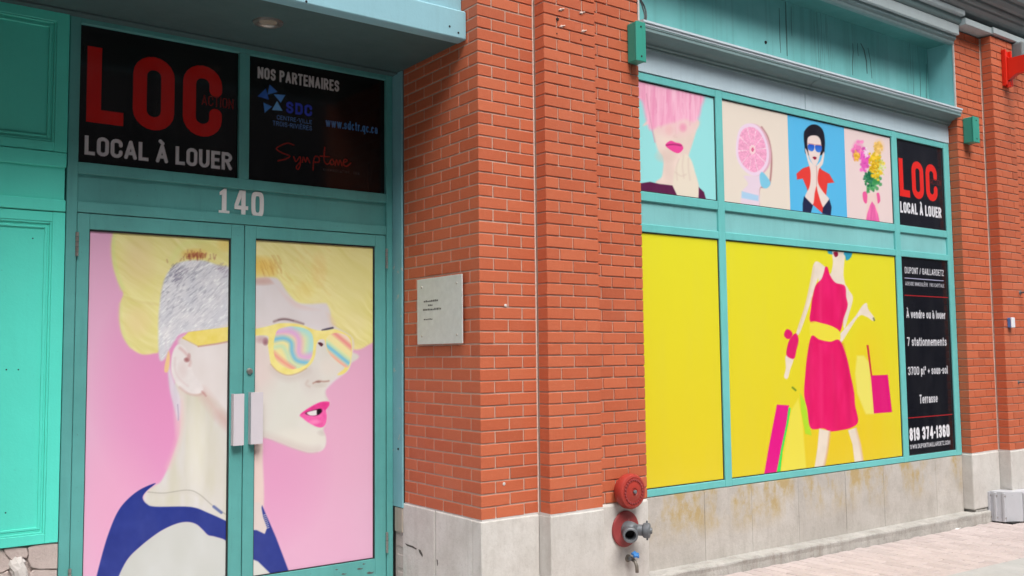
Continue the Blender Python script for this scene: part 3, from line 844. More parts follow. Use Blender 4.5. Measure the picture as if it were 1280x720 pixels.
# ------------------------------------------------------------------ small things on the walls
# plaque on the jamb
plq = thing('wall_plaque', 'pale metal plaque with small dark lettering on the brick jamb beside the doors', 'plaque')
py0, py1, pz0, pz1 = .143, .645, .988, 1.387
box('plate', -.026, -.018, py0, py1, pz0, pz1, 'plaque', plq, .0015)
for yy in (py0+.055, py1-.055):
    for zz in (pz0+.05, pz1-.05):
        lathe('screw', [(0, .0035), (.006, .003), (.0075, 0)], (-.0258, yy, zz), (-1, 0, 0), 'steel', plq, 12)
        lathe('spacer', [(.006, 0), (.006, .0155)], (-.0175, yy, zz), (1, 0, 0), 'steel', plq, 8)

# junction boxes
def jbox(x, y0, z0, z1, w, d, label):
    t = thing('junction_box', label, 'junction box', 'green junction boxes on the brick piers')
    box('housing', x, x+w, y0-d, y0+.0, z0, z1, 'junction_green', t, .004)
    box('cover', x-.003, x+w+.003, y0-d-.012, y0-d-.0005, z0-.004, z1+.004, 'junction_green', t, .004)
    for zz in (z0+.03, z1-.03):
        lathe('screw', [(0, .004), (.006, .003), (.007, 0)], (x+w*.5, y0-d-.012, zz), (0, -1, 0), 'dark', t, 8)
    return t
jbox(1.178, -.002, 2.80, 3.055, .082, .075, 'green junction box at the left end of the pale blue moulding')
jbox(5.362, -.002, 2.80, 3.03, .105, .085, 'green junction box on the pier near the right end of the moulding')
cb = thing('cable_run', 'thin dark cables looping down to the green box beside the teal panel', 'cable')
a = px_on(798, 27, 'y', -.02)
for k, off in enumerate((0, .02)):
    p = [px_on(797-k*1.5, -30, 'y', .05), px_on(799, -5, 'y', .05), px_on(803+k*2.5, 8, 'y', .04), px_on(806+k*2, 20, 'y', .02), px_on(804+k*2, 30, 'y', .0)]
    q = []
    for i in range(len(p)-1):
        for t_ in np.linspace(0, 1, 6)[:-1]:
            P0 = p[max(i-1, 0)]; P1 = p[i]; P2 = p[i+1]; P3 = p[min(i+2, len(p)-1)]
            q.append(.5*((2*P1)+(-P0+P2)*t_+(2*P0-5*P1+4*P2-P3)*t_**2+(-P0+3*P1-3*P2+P3)*t_**3))
    q.append(p[-1])
    tube('cable', [tuple(v) for v in q], .0055, 'cable', cb, 7)
box('trim_strip', XC-.004, XC+.008, -.010, -.0005, 3.10, 3.75, 'foam', pier, .001)

# fire alarm gong
fb = thing('alarm_gong', 'round red fire alarm gong on the brick above the hose connection', 'alarm bell')
gx, gzz = 1.072, .072
lathe('back_box', [(0, 0), (.082, 0), (.082, .035), (0, .035)], (gx, -.001, gzz), (0, -1, 0), 'red', fb, 32)
lathe('gong', [(.098, .030), (.104, .032), (.108, .045), (.107, .075), (.100, .088), (.088, .093), (.082, .090), (.060, .092), (.050, .096), (.024, .100), (.020, .096), (0, .096)], (gx, -.001, gzz), (0, -1, 0), 'red', fb, 48)
lathe('bolt', [(.012, .094), (.012, .108), (.008, .112), (0, .112)], (gx, -.001, gzz), (0, -1, 0), 'castmetal', fb, 6, False)
for k in range(24):
    a = 2*math.pi*k/24
    lathe('stud', [(.008, .088), (.0072, .0970), (0, .099)], (gx+.072*math.cos(a), -.001, gzz+.072*math.sin(a)), (0, -1, 0), 'fadedred', fb, 6)

# siamese hose connection
hc = thing('hose_connection', 'grey twin hose connection on a faded red round plate below the gong', 'hose connection')
hx, hz = 1.068, -.163; hy = -.009
lathe('wall_plate', [(0, 0), (.108, 0), (.111, .006), (.106, .014), (.088, .018), (.075, .016), (.05, .022), (0, .022)], (hx, hy, hz), (0, -1, 0), 'fadedred', hc, 40)
lathe('body', [(.052, .015), (.052, .05), (.048, .075), (.036, .092), (0, .098)], (hx, hy, hz), (0, -1, 0), 'castmetal', hc, 28)
dA = Vector((-.60, -.80, -.12)); dB_ = Vector((.62, -.78, -.02))
oA = (hx-.012, hy-.045, hz); oB = (hx+.012, hy-.045, hz)
lathe('open_outlet', [(.036, .0), (.036, .075), (.043, .08), (.046, .09), (.046, .112), (.042, .116), (.034, .116), (.032, .11), (.030, .05), (0, .05)], oA, dA, 'castmetal', hc, 28)
lathe('outlet_bore', [(.0295, .06), (.0295, .052), (0, .052)], oA, dA, 'dark', hc, 20)
lathe('capped_outlet', [(.034, .0), (.034, .07), (.042, .075), (.046, .082), (.046, .11), (.040, .116), (.020, .118), (.018, .128), (0, .128)], oB, dB_, 'castmetal', hc, 28)
for k in (0, 1):
    lathe('lug', [(.006, 0), (.006, .058), (0, .060)], tuple(Vector(oB)+dB_.normalized()*.096), (0.05, 0.0, 1 if k else -1), 'castmetal', hc, 8)

# hose bib with blue handle
tp = thing('hose_tap', 'small tarnished wall tap with a blue handle below the hose connection', 'tap')
tx, tz = 1.090, -.345
lathe('flange', [(0, 0), (.024, 0), (.022, .006), (.011, .008), (.011, .045), (0, .045)], (tx, -.009, tz), (0, -1, 0), 'brass', tp, 16)
tube('spout', [(tx, -.05, tz), (tx+.002, -.072, tz-.012), (tx+.004, -.082, tz-.04), (tx+.004, -.084, tz-.075)], .011, 'brass', tp, 12)
lathe('stem', [(.008, 0), (.007, .032), (0, .032)], (tx, -.055, tz), (0, -.55, .83), 'brass', tp, 10)
bm = bmesh.new()
q = Vector((0, -.55, .83)).to_track_quat('Z', 'Y'); c0 = Vector((tx, -.055, tz)) + Vector((0, -.55, .83))*.034
n = 30; lo = []; hi = []
for i in range(n):
    a = 2*math.pi*i/n; r = .023 + .006*math.cos(5*a)
    lo.append(bm.verts.new(c0 + q @ Vector((r*math.cos(a), r*math.sin(a), 0)))); hi.append(bm.verts.new(c0 + q @ Vector((r*.92*math.cos(a), r*.92*math.sin(a), .012))))
bm.faces.new(lo); bm.faces.new(hi)
for i in range(n): bm.faces.new((lo[i], lo[(i+1) % n], hi[(i+1) % n], hi[i]))
link('handle', bm_mesh(bm, 'handle'), MAT['blue_plastic'], tp)
lathe('side_valve', [(.012, 0), (.014, .01), (.010, .022), (0, .024)], (tx-.004, -.045, tz+.005), (-1, -.2, 0), 'castmetal', tp, 14)

# red sign bracket on the right pier
rb = thing('sign_bracket', 'bright red steel sign bracket bolted to the brick pier under the cornice', 'bracket')
bx = 5.98; bz0, bz1 = 3.40, 3.745
box('wall_plate', bx-.06, bx+.06, YB-.014, YB-.001, bz0, bz1, 'bracket_red', rb, .003)
box('plate_lip', bx-.062, bx-.045, YB-.045, YB-.0145, bz0+.002, bz1-.002, 'bracket_red', rb, .003)
box('plate_lip', bx+.045, bx+.062, YB-.045, YB-.0145, bz0+.002, bz1-.002, 'bracket_red', rb, .003)
def arm(name, prof, x0, x1):
    return prism_x(name, prof, x0, x1, 'bracket_red', rb, .002)
arm('arm', [(YB-.0145, 3.70), (YB-.06, 3.655), (YB-.9, 3.655), (YB-.9, 3.50), (YB-.12, 3.50), (YB-.0145, 3.43)], bx-.028, bx+.028)
lathe('foot_pin', [(0, 0), (.022, 0), (.022, .05), (0, .05)], (bx, YB-.036, bz0-.012), (0, 0, 1), 'bracket_red', rb, 14)
for zz in (bz0+.05, bz1-.05):
    lathe('bolt', [(.012, 0), (.012, .010), (0, .011)], (bx, YB-.0145, zz), (0, -1, 0), 'bracket_red', rb, 6, False)

# little white and blue box, and hook
wbx = thing('sensor_box', 'tiny white box with blue side on the brick pier face', 'sensor')
box('cover', 5.795, 5.862, YB-.042, YB-.030, 1.118, 1.212, 'white_plastic', wbx, .006, 2)
box('back', 5.797, 5.860, YB-.0295, YB-.001, 1.120, 1.210, 'blue_paint', wbx, .003)
hk = thing('wall_hook', 'small dark metal hook on the brick pier above the tiny white box', 'hook')
hp = px_on(1275, 366, 'y', YB)
tube('arm', [(hp[0], YB-.001, hp[2]), (hp[0], YB-.05, hp[2]+.003), (hp[0]+.005, YB-.12, hp[2]+.006)], .008, 'castmetal', hk, 8)
lathe('flange', [(0, 0), (.02, 0), (.018, .006), (0, .007)], (hp[0], YB-.0005, hp[2]), (0, -1, 0), 'castmetal', hk, 14)
tube('drop', [(hp[0]+.0, YB-.045, hp[2]), (hp[0]+.002, YB-.045, hp[2]-.05), (hp[0]+.001, YB-.043, hp[2]-.085)], .007, 'sealant', hk, 8)
hp2 = px_on(1273, 478, 'y', YB)
hk2 = thing('wall_hook', 'small dark metal hook low on the brick pier below the tiny white box', 'hook')
tube('arm', [(hp2[0], YB-.001, hp2[2]), (hp2[0], YB-.05, hp2[2]+.002), (hp2[0]+.004, YB-.12, hp2[2]+.004)], .006, 'castmetal', hk2, 8)
lathe('flange', [(0, 0), (.016, 0), (.014, .006), (0, .007)], (hp2[0], YB-.0005, hp2[2]), (0, -1, 0), 'castmetal', hk2, 14)

# grey metal guard round the foot of the right pier
mg = thing('metal_guard', 'grey sheet metal guard with bolted ribs round the foot of the brick pier', 'metal guard')
G = [(5.502, -.014), (5.506, -.066), (5.524, -.132), (5.700, -.225), (6.62, -.26), (6.62, -.115), (5.72, -.115), (5.70, -.012)]
def guard():
    bm = bmesh.new(); a = []; b = []
    for x, y in G:
        a.append(bm.verts.new((x, y, gz(x)+.012))); b.append(bm.verts.new((x, y, gz(x)+.012+.262)))
    n = len(G); bm.faces.new(a); bm.faces.new(b)
    for i in range(n): bm.faces.new((a[i], a[(i+1) % n], b[(i+1) % n], b[i]))
    bmesh.ops.bevel(bm, geom=bm.edges[:], offset=.004, segments=2, affect='EDGES')
    return link('shell', bm_mesh(bm, 'shell'), MAT['greymetal'], mg)
guard()
box('gap_base', 5.53, 6.6, -.20, -.02, gz(5.5)-.03, gz(5.5)+.013, 'dark', mg, 0)
for (x, y) in G[:4]+[(6.05, -.238), (6.4, -.252)]:
    z = gz(x)
    box('rib', x-.014, x+.014, y-.014, y+.010, z+.014, z+.268, 'greymetal', mg, .004)
    for zz in (z+.05, z+.24):
        d = Vector((-.7, -.7, 0))
        lathe('bolt', [(.008, 0), (.008, .008), (0, .009)], (x-.004, y-.012, zz), (0, -1, 0), 'steel', mg, 6, False)
# scrap of white paper by the ledge
lp = px_on(1196, 660.5, 'z', gz(4.6))
bm = bmesh.new()
vv = [bm.verts.new((lp[0]+a, lp[1]+b, gz(lp[0])+c)) for a, b, c in ((-.05, .012, .004), (.0, .022, .012), (.05, .006, .003), (.035, -.02, .010), (-.02, -.022, .004))]
vb = [bm.verts.new(v.co - Vector((0, 0, .0022))) for v in vv]
bm.faces.new(vv); bm.faces.new(vb[::-1])
for i in range(5): bm.faces.new((vv[i], vv[(i+1) % 5], vb[(i+1) % 5], vb[i]))
tag(link('paper_scrap', bm_mesh(bm, 'paper_scrap'), MAT['litter']), 'crumpled scrap of white paper on the pink pavers by the ledge', 'litter')
# ------------------------------------------------------------------ printed films: colour lives on a fine grid of vertices
_T = RNG.rand(256, 256)
def vnoise(x, y):
    xi = np.floor(x).astype(int); yi = np.floor(y).astype(int); fx = x-xi; fy = y-yi
    fx = fx*fx*(3-2*fx); fy = fy*fy*(3-2*fy)
    a = _T[xi & 255, yi & 255]; b = _T[(xi+1) & 255, yi & 255]; c = _T[xi & 255, (yi+1) & 255]; d = _T[(xi+1) & 255, (yi+1) & 255]
    return (a*(1-fx)+b*fx)*(1-fy) + (c*(1-fx)+d*fx)*fy
def fbm(x, y, o=4):
    s = 0; a = .5; n = 0
    for i in range(o):
        s = s + a*vnoise(x*2**i+17*i, y*2**i+31*i); n += a; a *= .5
    return s/n
def spline(pts, closed=True, m=6):
    P = np.array(pts, float); n = len(P); out = []
    for i in range(n if closed else n-1):
        p0, p1, p2, p3 = (P[(i-1) % n], P[i], P[(i+1) % n], P[(i+2) % n]) if closed else (P[max(i-1, 0)], P[i], P[i+1], P[min(i+2, n-1)])
        for t in np.arange(m)/m:
            out.append(.5*((2*p1)+(-p0+p2)*t+(2*p0-5*p1+4*p2-p3)*t*t+(-p0+3*p1-3*p2+p3)*t**3))
    if not closed: out.append(P[-1])
    return np.array(out)
def seg_dist(x, y, P, closed):
    d2 = np.full(x.shape, 1e18); n = len(P); ins = np.zeros(x.shape, bool)
    for i in range(n if closed else n-1):
        ax, ay = P[i]; bx, by = P[(i+1) % n]; ex, ey = bx-ax, by-ay; L = ex*ex+ey*ey
        if L < 1e-14: t = np.zeros_like(x)
        else: t = np.clip(((x-ax)*ex+(y-ay)*ey)/L, 0, 1)
        d2 = np.minimum(d2, (x-ax-t*ex)**2+(y-ay-t*ey)**2)
        if closed and ay != by:
            c = ((ay > y) != (by > y)) & (x < ex*(y-ay)/ey+ax)
            ins ^= c
    return np.sqrt(d2), ins
class Canvas:
    def __init__(s, x0, x1, z0, z1, y, res):
        s.x0, s.x1, s.z0, s.z1, s.y = x0, x1, z0, z1, y
        u0, v0, _ = to_px((x0, y, z0)); u1, v1, _ = to_px((x1, y, z1))
        s.nu = max(2, int(abs(u1-u0)/res)); s.nv = max(2, int(abs(v1-v0)/res))
        gx = np.linspace(x0, x1, s.nu+1)
        # even spacing in metres is close enough to even spacing in the picture
        gz_ = np.linspace(z0, z1, s.nv+1)
        s.X, s.Z = np.meshgrid(gx, gz_); s.X = s.X.ravel(); s.Z = s.Z.ravel()
        s.u, s.v, _ = to_px(np.stack([s.X, np.full_like(s.X, y), s.Z], 1))
        s.c = np.zeros((len(s.X), 3)); s.mstep = (x1-x0)/s.nu; s.clip = None
    def base(s, c): s.c[:] = c
    def put(s, idx, mask, c):
        if s.clip is not None: mask = mask*s.clip[idx]
        mask = mask[:, None]; s.c[idx] = s.c[idx]*(1-mask) + (c if isinstance(c, np.ndarray) and c.ndim == 2 else np.array(c, float))*mask
    def near(s, P, pad):
        a = P.min(0)-pad; b = P.max(0)+pad
        return np.nonzero((s.u > a[0]) & (s.u < b[0]) & (s.v > a[1]) & (s.v < b[1]))[0]
    def fill(s, pts, c, soft=.7, alpha=1.0, smooth=True):
        P = spline(pts) if smooth else np.array(pts, float)
        idx = s.near(P, soft*2)
        if len(idx) == 0: return
        d, ins = seg_dist(s.u[idx], s.v[idx], P, True)
        sd = np.where(ins, d, -d); m = np.clip(sd/(2*soft)+.5, 0, 1); m = m*m*(3-2*m)*alpha
        if callable(c): c = c(s.u[idx], s.v[idx])
        s.put(idx, m, c)
    def mask(s, pts, soft=.7, smooth=True):
        P = spline(pts) if smooth else np.array(pts, float)
        m = np.zeros(len(s.X)); idx = s.near(P, soft*2); d, ins = seg_dist(s.u[idx], s.v[idx], P, True)
        q = np.clip(np.where(ins, d, -d)/(2*soft)+.5, 0, 1); m[idx] = q*q*(3-2*q); return m
    def line(s, pts, w, c, soft=.6, alpha=1.0, smooth=True):
        P = spline(pts, False) if smooth else np.array(pts, float)
        idx = s.near(P, w+soft*2)
        if len(idx) == 0: return
        d, _ = seg_dist(s.u[idx], s.v[idx], P, False)
        m = np.clip((w/2-d)/(2*soft)+.5, 0, 1)*alpha
        s.put(idx, m, c)
    def blob(s, cx, cy, rx, ry, c, alpha=1.0, power=1.0, ang=0):
        ca, sa = math.cos(ang), math.sin(ang)
        du, dv = s.u-cx, s.v-cy; a = (du*ca+dv*sa)/rx; b = (-du*sa+dv*ca)/ry
        r = a*a+b*b; idx = np.nonzero(r < 1)[0]
        if len(idx): s.put(idx, alpha*(1-r[idx])**power, c)
    def text(s, string, bl, br, top, c, weight=.16, gap=.14, alpha=1.0, soft=.5, italic=0):
        """bl, br: photo pixels of the base line ends; top: photo pixel of the cap height at the left"""
        p = px_on(*bl, 'y', s.y); q = px_on(*br, 'y', s.y); t = px_on(*top, 'y', s.y)
        x0, z0, W, Hh = p[0], p[2], q[0]-p[0], t[2]-p[2]
        adv = []; tot = 0
        for ch in string:
            w = glyph(ch)[0]; adv.append((tot, w)); tot += w+gap
        tot -= gap; sx = W/tot
        th = weight*Hh
        dx = (s.X-x0)/W
        for ch, (a, w) in zip(string, adv):
            for st in glyph(ch)[1]:
                P = np.array(st, float)
                ww = max(w*sx-th, 1e-4); hh = Hh-th
                Q = np.stack([x0+a*sx+th/2+P[:, 0]*ww+italic*P[:, 1]*Hh, z0+th/2+P[:, 1]*hh], 1)
                lo = Q.min(0)-th*1.5; hi = Q.max(0)+th*1.5
                idx = np.nonzero((s.X > lo[0]) & (s.X < hi[0]) & (s.Z > lo[1]) & (s.Z < hi[1]))[0]
                if len(idx) == 0: continue
                d, _ = seg_dist(s.X[idx], s.Z[idx], Q, False)
                nq = len(Q); ax_of = lambda k: 0 <= k < nq-1 and ((abs(Q[k][0]-Q[k+1][0]) < 1e-6 and abs(Q[k][1]-Q[k+1][1]) > .12*Hh) or (abs(Q[k][1]-Q[k+1][1]) < 1e-6 and abs(Q[k][0]-Q[k+1][0]) > th*.6))
                for k in range(nq-1):               # square ends and corners on upright and level strokes
                    if not ax_of(k): continue
                    a_, b_ = Q[k], Q[k+1]; i_ = 1 if abs(a_[0]-b_[0]) < 1e-6 else 0
                    C2 = (s.X[idx], s.Z[idx]); perp = np.abs(C2[1-i_]-a_[1-i_]); sg = 1 if b_[i_] > a_[i_] else -1
                    o0 = (a_[i_]-C2[i_])*sg; o1 = (C2[i_]-b_[i_])*sg
                    if not (k == 0 or ax_of(k-1)): o0 = np.where(o0 > 0, 1e9, o0)
                    if not (k == nq-2 or ax_of(k+1)): o1 = np.where(o1 > 0, 1e9, o1)
                    d = np.minimum(d, np.maximum(perp, np.maximum(np.maximum(o0, o1), 0)))
                so_ = soft*s.mstep
                m = np.clip((th/2-d)/(2*so_)+.5, 0, 1)*alpha
                s.put(idx, m, c)
    def build(s, name, mat, label, cat='poster', group=None, gain=.9):
        n, m = s.nu+1, s.nv+1
        V = np.stack([s.X, np.full_like(s.X, s.y), s.Z], 1)
        me = bpy.data.meshes.new(name)
        i, j = np.meshgrid(np.arange(s.nu), np.arange(s.nv)); a = (j*n+i).ravel()
        F = np.stack([a, a+1, a+1+n, a+n], 1)
        # thin film edge: back sheet corners
        nb = len(V)
        cor = [0, s.nu, s.nv*n+s.nu, s.nv*n]
        Vb = V[cor].copy(); Vb[:, 1] += .0008
        V = np.concatenate([V, Vb])
        me.vertices.add(len(V)); me.vertices.foreach_set('co', V.ravel())
        nf = len(F)+1
        loops = np.concatenate([F.ravel(), np.array([nb, nb+3, nb+2, nb+1])])
        me.loops.add(len(loops)); me.loops.foreach_set('vertex_index', loops.astype(np.int32))
        me.polygons.add(nf); me.polygons.foreach_set('loop_start', (np.arange(nf)*4).astype(np.int32))
        try: me.polygons.foreach_set('loop_total', np.full(nf, 4, np.int32))
        except Exception: pass
        me.update(); me.validate()
        c = np.clip(s.c, 0, 255)/255
        lin = np.where(c <= .04045, c/12.92, ((c+.055)/1.055)**2.4)*gain
        rgba = np.concatenate([np.concatenate([lin, np.ones((len(lin), 1))], 1), np.tile([[.8, .8, .8, 1]], (4, 1))])
        at = me.color_attributes.new('Col', 'FLOAT_COLOR', 'POINT'); at.data.foreach_set('color', rgba.astype(np.float32).ravel())
        return tag(link(name, me, MAT[mat]), label, cat, group)

# stroke alphabet: (width, strokes) in a unit box
def _arc(cx, cy, rx, ry, a0, a1, n=10):
    return [(cx+rx*math.cos(math.radians(a0+(a1-a0)*i/n)), cy+ry*math.sin(math.radians(a0+(a1-a0)*i/n))) for i in range(n+1)]
_G = {}
def _mk():
    A = _arc; w = .52; G = _G
    O = A(.5, .79, .5, .21, 0, 180)+A(.5, .21, .5, .21, 180, 360)+[(1, .79), (.985, .83)]
    G['O'] = (w, [O]); G['0'] = (w, [O])
    G['L'] = (.44, [[(0, 1), (0, 0), (1, 0)]])
    G['C'] = (w, [[(1, .71)]+A(.5, .79, .5, .21, 0, 180)+A(.5, .21, .5, .21, 180, 360)+[(1, .29)]])
    G['G'] = (w, [[(1, .68)]+A(.5, .75, .5, .25, 0, 180)+A(.5, .25, .5, .25, 180, 360)+[(1, .48), (.55, .48)]])
    Aa = [[(0, 0), (.5, 1), (1, 0)], [(.2, .28), (.8, .28)]]
    G['A'] = (.56, Aa); G['À'] = (.56, Aa+[[(.28, 1.32), (.55, 1.18)]])
    G['U'] = (w, [[(0, 1)]+A(.5, .25, .5, .25, 180, 360)+[(1, 1)]])
    E = [[(1, 1), (0, 1), (0, 0), (1, 0)], [(0, .52), (.85, .52)]]
    G['E'] = (.44, E); G['È'] = (.44, E+[[(.25, 1.32), (.6, 1.18)]]); G['É'] = (.44, E+[[(.75, 1.32), (.4, 1.18)]])
    P = [(0, 0), (0, 1), (.45, 1)]+A(.5, .76, .5, .24, 90, -90)+[(0, .52)]
    G['P'] = (.5, [P]); G['R'] = (.52, [P, [(.5, .5), (1, 0)]])
    G['B'] = (.52, [[(0, 0), (0, 1), (.45, 1)]+A(.45, .77, .5, .23, 90, -90)+[(0, .54), (.5, .54)]+A(.5, .27, .5, .27, 90, -90)+[(0, 0)]])
    G['T'] = (.46, [[(0, 1), (1, 1)], [(.5, 1), (.5, 0)]])
    G['I'] = (.17, [[(.5, 0), (.5, 1)]])
    G['N'] = (.54, [[(0, 0), (0, 1), (1, 0), (1, 1)]])
    G['M'] = (.66, [[(0, 0), (0, 1), (.5, .2), (1, 1), (1, 0)]])
    G['V'] = (.54, [[(0, 1), (.5, 0), (1, 1)]])
    G['W'] = (.78, [[(0, 1), (.25, 0), (.5, .9), (.75, 0), (1, 1)]])
    G['Z'] = (.46, [[(0, 1), (1, 1), (0, 0), (1, 0)]])
    S = A(.5, .76, .5, .24, 10, 270)+A(.5, .26, .5, .26, 90, -170)
    G['S'] = (.5, [S])
    G['D'] = (w, [[(0, 0), (0, 1), (.45, 1)]+A(.45, .72, .55, .28, 90, 0)+A(.45, .28, .55, .28, 0, -90)+[(0, 0)]])
    G['1'] = (.30, [[(0, .8), (.7, 1), (.7, 0)]])
    G['2'] = (.48, [A(.5, .75, .5, .25, 170, -30)+[(0, 0), (1, 0)]])
    G['3'] = (.5, [A(.5, .76, .5, .24, 165, -90)+A(.5, .26, .5, .26, 90, -165)])
    G['4'] = (.52, [[(.75, 0), (.75, 1), (0, .28), (1, .28)]])
    G['6'] = (.5, [A(.5, .75, .5, .25, 15, 180)+A(.5, .28, .5, .28, 180, 540)])
    G['7'] = (.46, [[(0, 1), (1, 1), (.35, 0)]])
    G['8'] = (.5, [A(.5, .76, .45, .24, -90, 270)+A(.5, .26, .5, .26, 90, 450)])
    G['9'] = (.5, [A(.5, .25, .5, .25, 195, 360)+A(.5, .72, .5, .28, 0, 360)])
    G['-'] = (.26, [[(0, .45), (1, .45)]]); G['/'] = (.36, [[(0, 0), (1, 1)]]); G['.'] = (.13, [[(.5, 0), (.5, .03)]])
    G[' '] = (.2, []); G['+'] = (.4, [[(0, .4), (1, .4)], [(.5, .18), (.5, .62)]]); G['²'] = (.26, [[(0, .95), (.5, 1.05), (1, .9), (0, .62), (1, .62)]])
    x = .70
    def o(s0, s1): return A(.5, x/2, .5, x/2, s0, s1, 14)
    G['o'] = (.44, [o(0, 360)]); G['c'] = (.40, [o(50, 310)]); G['e'] = (.44, [[(.02, x*.5), (.98, x*.5)]+o(0, 310)])
    ad = [A(.45, x*.30, .45, x*.30, 0, 360, 12), [(.98, 0), (.98, x*.7)]+A(.5, x*.7, .48, x*.3, 0, 160, 8)]
    G['a'] = (.42, ad); G['à'] = (.42, ad+[[(.2, 1.02), (.55, .88)]])
    G['v'] = (.42, [[(0, x), (.5, 0), (1, x)]]); G['w'] = (.64, [[(0, x), (.25, 0), (.5, x), (.75, 0), (1, x)]])
    G['n'] = (.42, [[(0, 0), (0, x)], [(0, x*.6)]+A(.5, x*.65, .5, x*.35, 180, 0, 8)+[(1, 0)]])
    G['m'] = (.66, [[(0, 0), (0, x)], [(0, x*.65)]+A(.25, x*.7, .25, x*.3, 180, 0, 6)+[(.5, 0)], [(.5, x*.65)]+A(.75, x*.7, .25, x*.3, 180, 0, 6)+[(1, 0)]])
    G['u'] = (.42, [[(0, x)]+A(.5, x*.35, .5, x*.35, 180, 360, 8)+[(1, x)], [(1, x), (1, 0)]])
    G['d'] = (.44, [o(0, 360), [(1, 0), (1, 1)]]); G['q'] = (.44, [o(0, 360), [(1, x), (1, -.28)]]); G['p'] = (.44, [o(0, 360), [(0, x), (0, -.28)]])
    G['l'] = (.15, [[(.5, 0), (.5, 1)]]); G['i'] = (.15, [[(.5, 0), (.5, x)], [(.5, .92), (.5, .95)]])
    G['r'] = (.28, [[(0, 0), (0, x)], [(0, x*.6), (.4, x*.95), (1, x)]])
    G['t'] = (.28, [[(.4, .95), (.4, .1), (.6, 0), (1, .02)], [(0, x), (1, x)]])
    G['s'] = (.38, [[(a, b*x) for a, b in S]])
    G['y'] = (.42, [[(0, x)]+A(.5, x*.35, .5, x*.35, 180, 360, 8)+[(1, x), (1, -.15), (.6, -.3), (.1, -.25)]])
_mk()
def glyph(ch): return _G.get(ch, _G[' '])

# ---- black panels over the doors
TY = DY+.0165
BLACK = (16, 16, 18)
c = Canvas(LX1+.002, -1.042, 1.970, 2.720, TY, .62); c.base(BLACK)
RED = (196, 22, 16)
c.text('LOC', (107.5, 152), (277, 168), (109, 57), RED, .178, .11)
c.text('ACTION', (252, 131), (292, 134), (252.5, 118), (120, 22, 18), .12, .10)
c.text('LOCAL À LOUER', (105.5, 193), (290, 210), (106.5, 169), (205, 203, 208), .19, .07)
c.build('window_sign', 'print_dark', 'black panel with large red and white rental lettering above the left door', 'sign')
c = Canvas(-.976, RX1-.002, 1.970, 2.720, TY, .62); c.base((14, 14, 16))
c.text('NOS PARTENAIRES', (322, 97.5), (424, 110), (322.5, 83), (200, 200, 202), .18, .08)
def zP(p): return [(300+a/5.142, 90+b/5.142) for a, b in p]
for tri, sh in (([(190, 80), (176, 146), (242, 128)], (58, 116, 205)), ([(216, 142), (292, 148), (262, 198)], (84, 150, 228)), ([(238, 186), (274, 250), (204, 244)], (112, 180, 240)),
                ([(158, 264), (150, 196), (206, 222)], (72, 136, 215)), ([(112, 156), (166, 106), (186, 178)], (44, 96, 190))):
    c.fill(zP(tri), sh, .5, 1, False)
c.text('SDC', (357.5, 141), (390, 144.5), (358.5, 126.5), (52, 70, 200), .22, .12)
c.text('CENTRE-VILLE', (346, 149), (390, 153), (346, 143.5), (84, 124, 184), .17, .08)
c.text('TROIS-RIVIÈRES', (341, 156.5), (390, 161), (341, 150.5), (84, 124, 184), .17, .08)
c.text('www.sdctr.qc.ca', (407, 158), (472, 164.5), (407.5, 147), (66, 128, 190), .16, .08)
SR = (150, 34, 24)
def zz4(pts): return [(300+a/5.142, 90+b/5.142) for a, b in pts]
for st in ([(345, 470), (300, 458), (235, 490), (270, 520), (320, 540), (290, 560), (245, 570)],
           [(345, 545), (360, 575), (385, 545), (388, 590), (375, 625), (362, 610), (390, 575)],
           [(400, 580), (408, 548), (422, 578), (432, 550), (448, 582)],
           [(470, 630), (478, 550), (505, 548), (508, 578), (480, 580)],
           [(545, 485), (540, 560), (556, 592), (575, 585)], [(515, 540), (575, 545)],
           [(592, 560), (578, 575), (588, 596), (606, 584), (592, 560)],
           [(612, 600), (620, 565), (632, 598), (642, 568), (656, 602)],
           [(662, 585), (690, 570), (672, 562), (664, 592), (685, 606), (712, 585)]):
    c.line(zz4(st), 1.7, SR, .5)
c.text('COMMUNICATION . COM', (404, 213.5), (449, 219), (404, 210), (84, 84, 84), .16, .3, .8)
c.build('window_sign', 'print_dark', 'black panel with white heading, blue pinwheel logo and red script above the right door', 'sign')

# ---- portrait across the two doors
def zoomer(ox, oy, k): return lambda p: [(ox+a/k, oy+b/k) for a, b in p]
zE, zF, zG, zH = zoomer(310, 290, 4.235), zoomer(310, 430, 4.235), zoomer(105, 280, 3.6), zoomer(150, 430, 3.43)
z7, z8 = zoomer(95, 480, 3.0), zoomer(295, 480, 3.0)
FYD = DY+.0125
NAVY = (38, 54, 140)
def hair(u, v):
    f = fbm(u/34, v/40, 3)[:, None]; w = u*.80+v*.60; n = -u*.60+v*.80
    g = fbm(w/40, n/5.0+fbm(u/30, v/30, 2)*3, 3)[:, None]
    q = np.array((238, 233, 152))*f + np.array((230, 220, 158))*(1-f)
    return q + (g-.5)*np.array((20, 22, 44))
def shaved(u, v):
    w = u*.75-v*.66; n = u*.66+v*.75
    g = fbm(w/7.0, n/1.7, 3)[:, None]; h = fbm(u/16, v/22, 3)[:, None]; e = fbm(w/5.0+40, n/1.4+9, 2)[:, None]
    q = np.array((218, 219, 226))+(h-.5)*np.array((26, 22, 16))
    dark = np.clip(1.15-np.hypot(u-222, v-350)/75, .3, 1)[:, None]
    return q - np.clip(g-.47, 0, 1)*np.array((150, 146, 126))*dark + np.clip(e-.55, 0, 1)*np.array((70, 76, 60))
def tint(c0, amp, sx=28, sy=40):
    return lambda u, v: np.array(c0, float)+(fbm(u/sx, v/sy, 3)[:, None]-.5)*np.array(amp)*2
def navy(u, v): return np.array(NAVY)+(fbm(u/16, v/16, 3)[:, None]-.5)*16

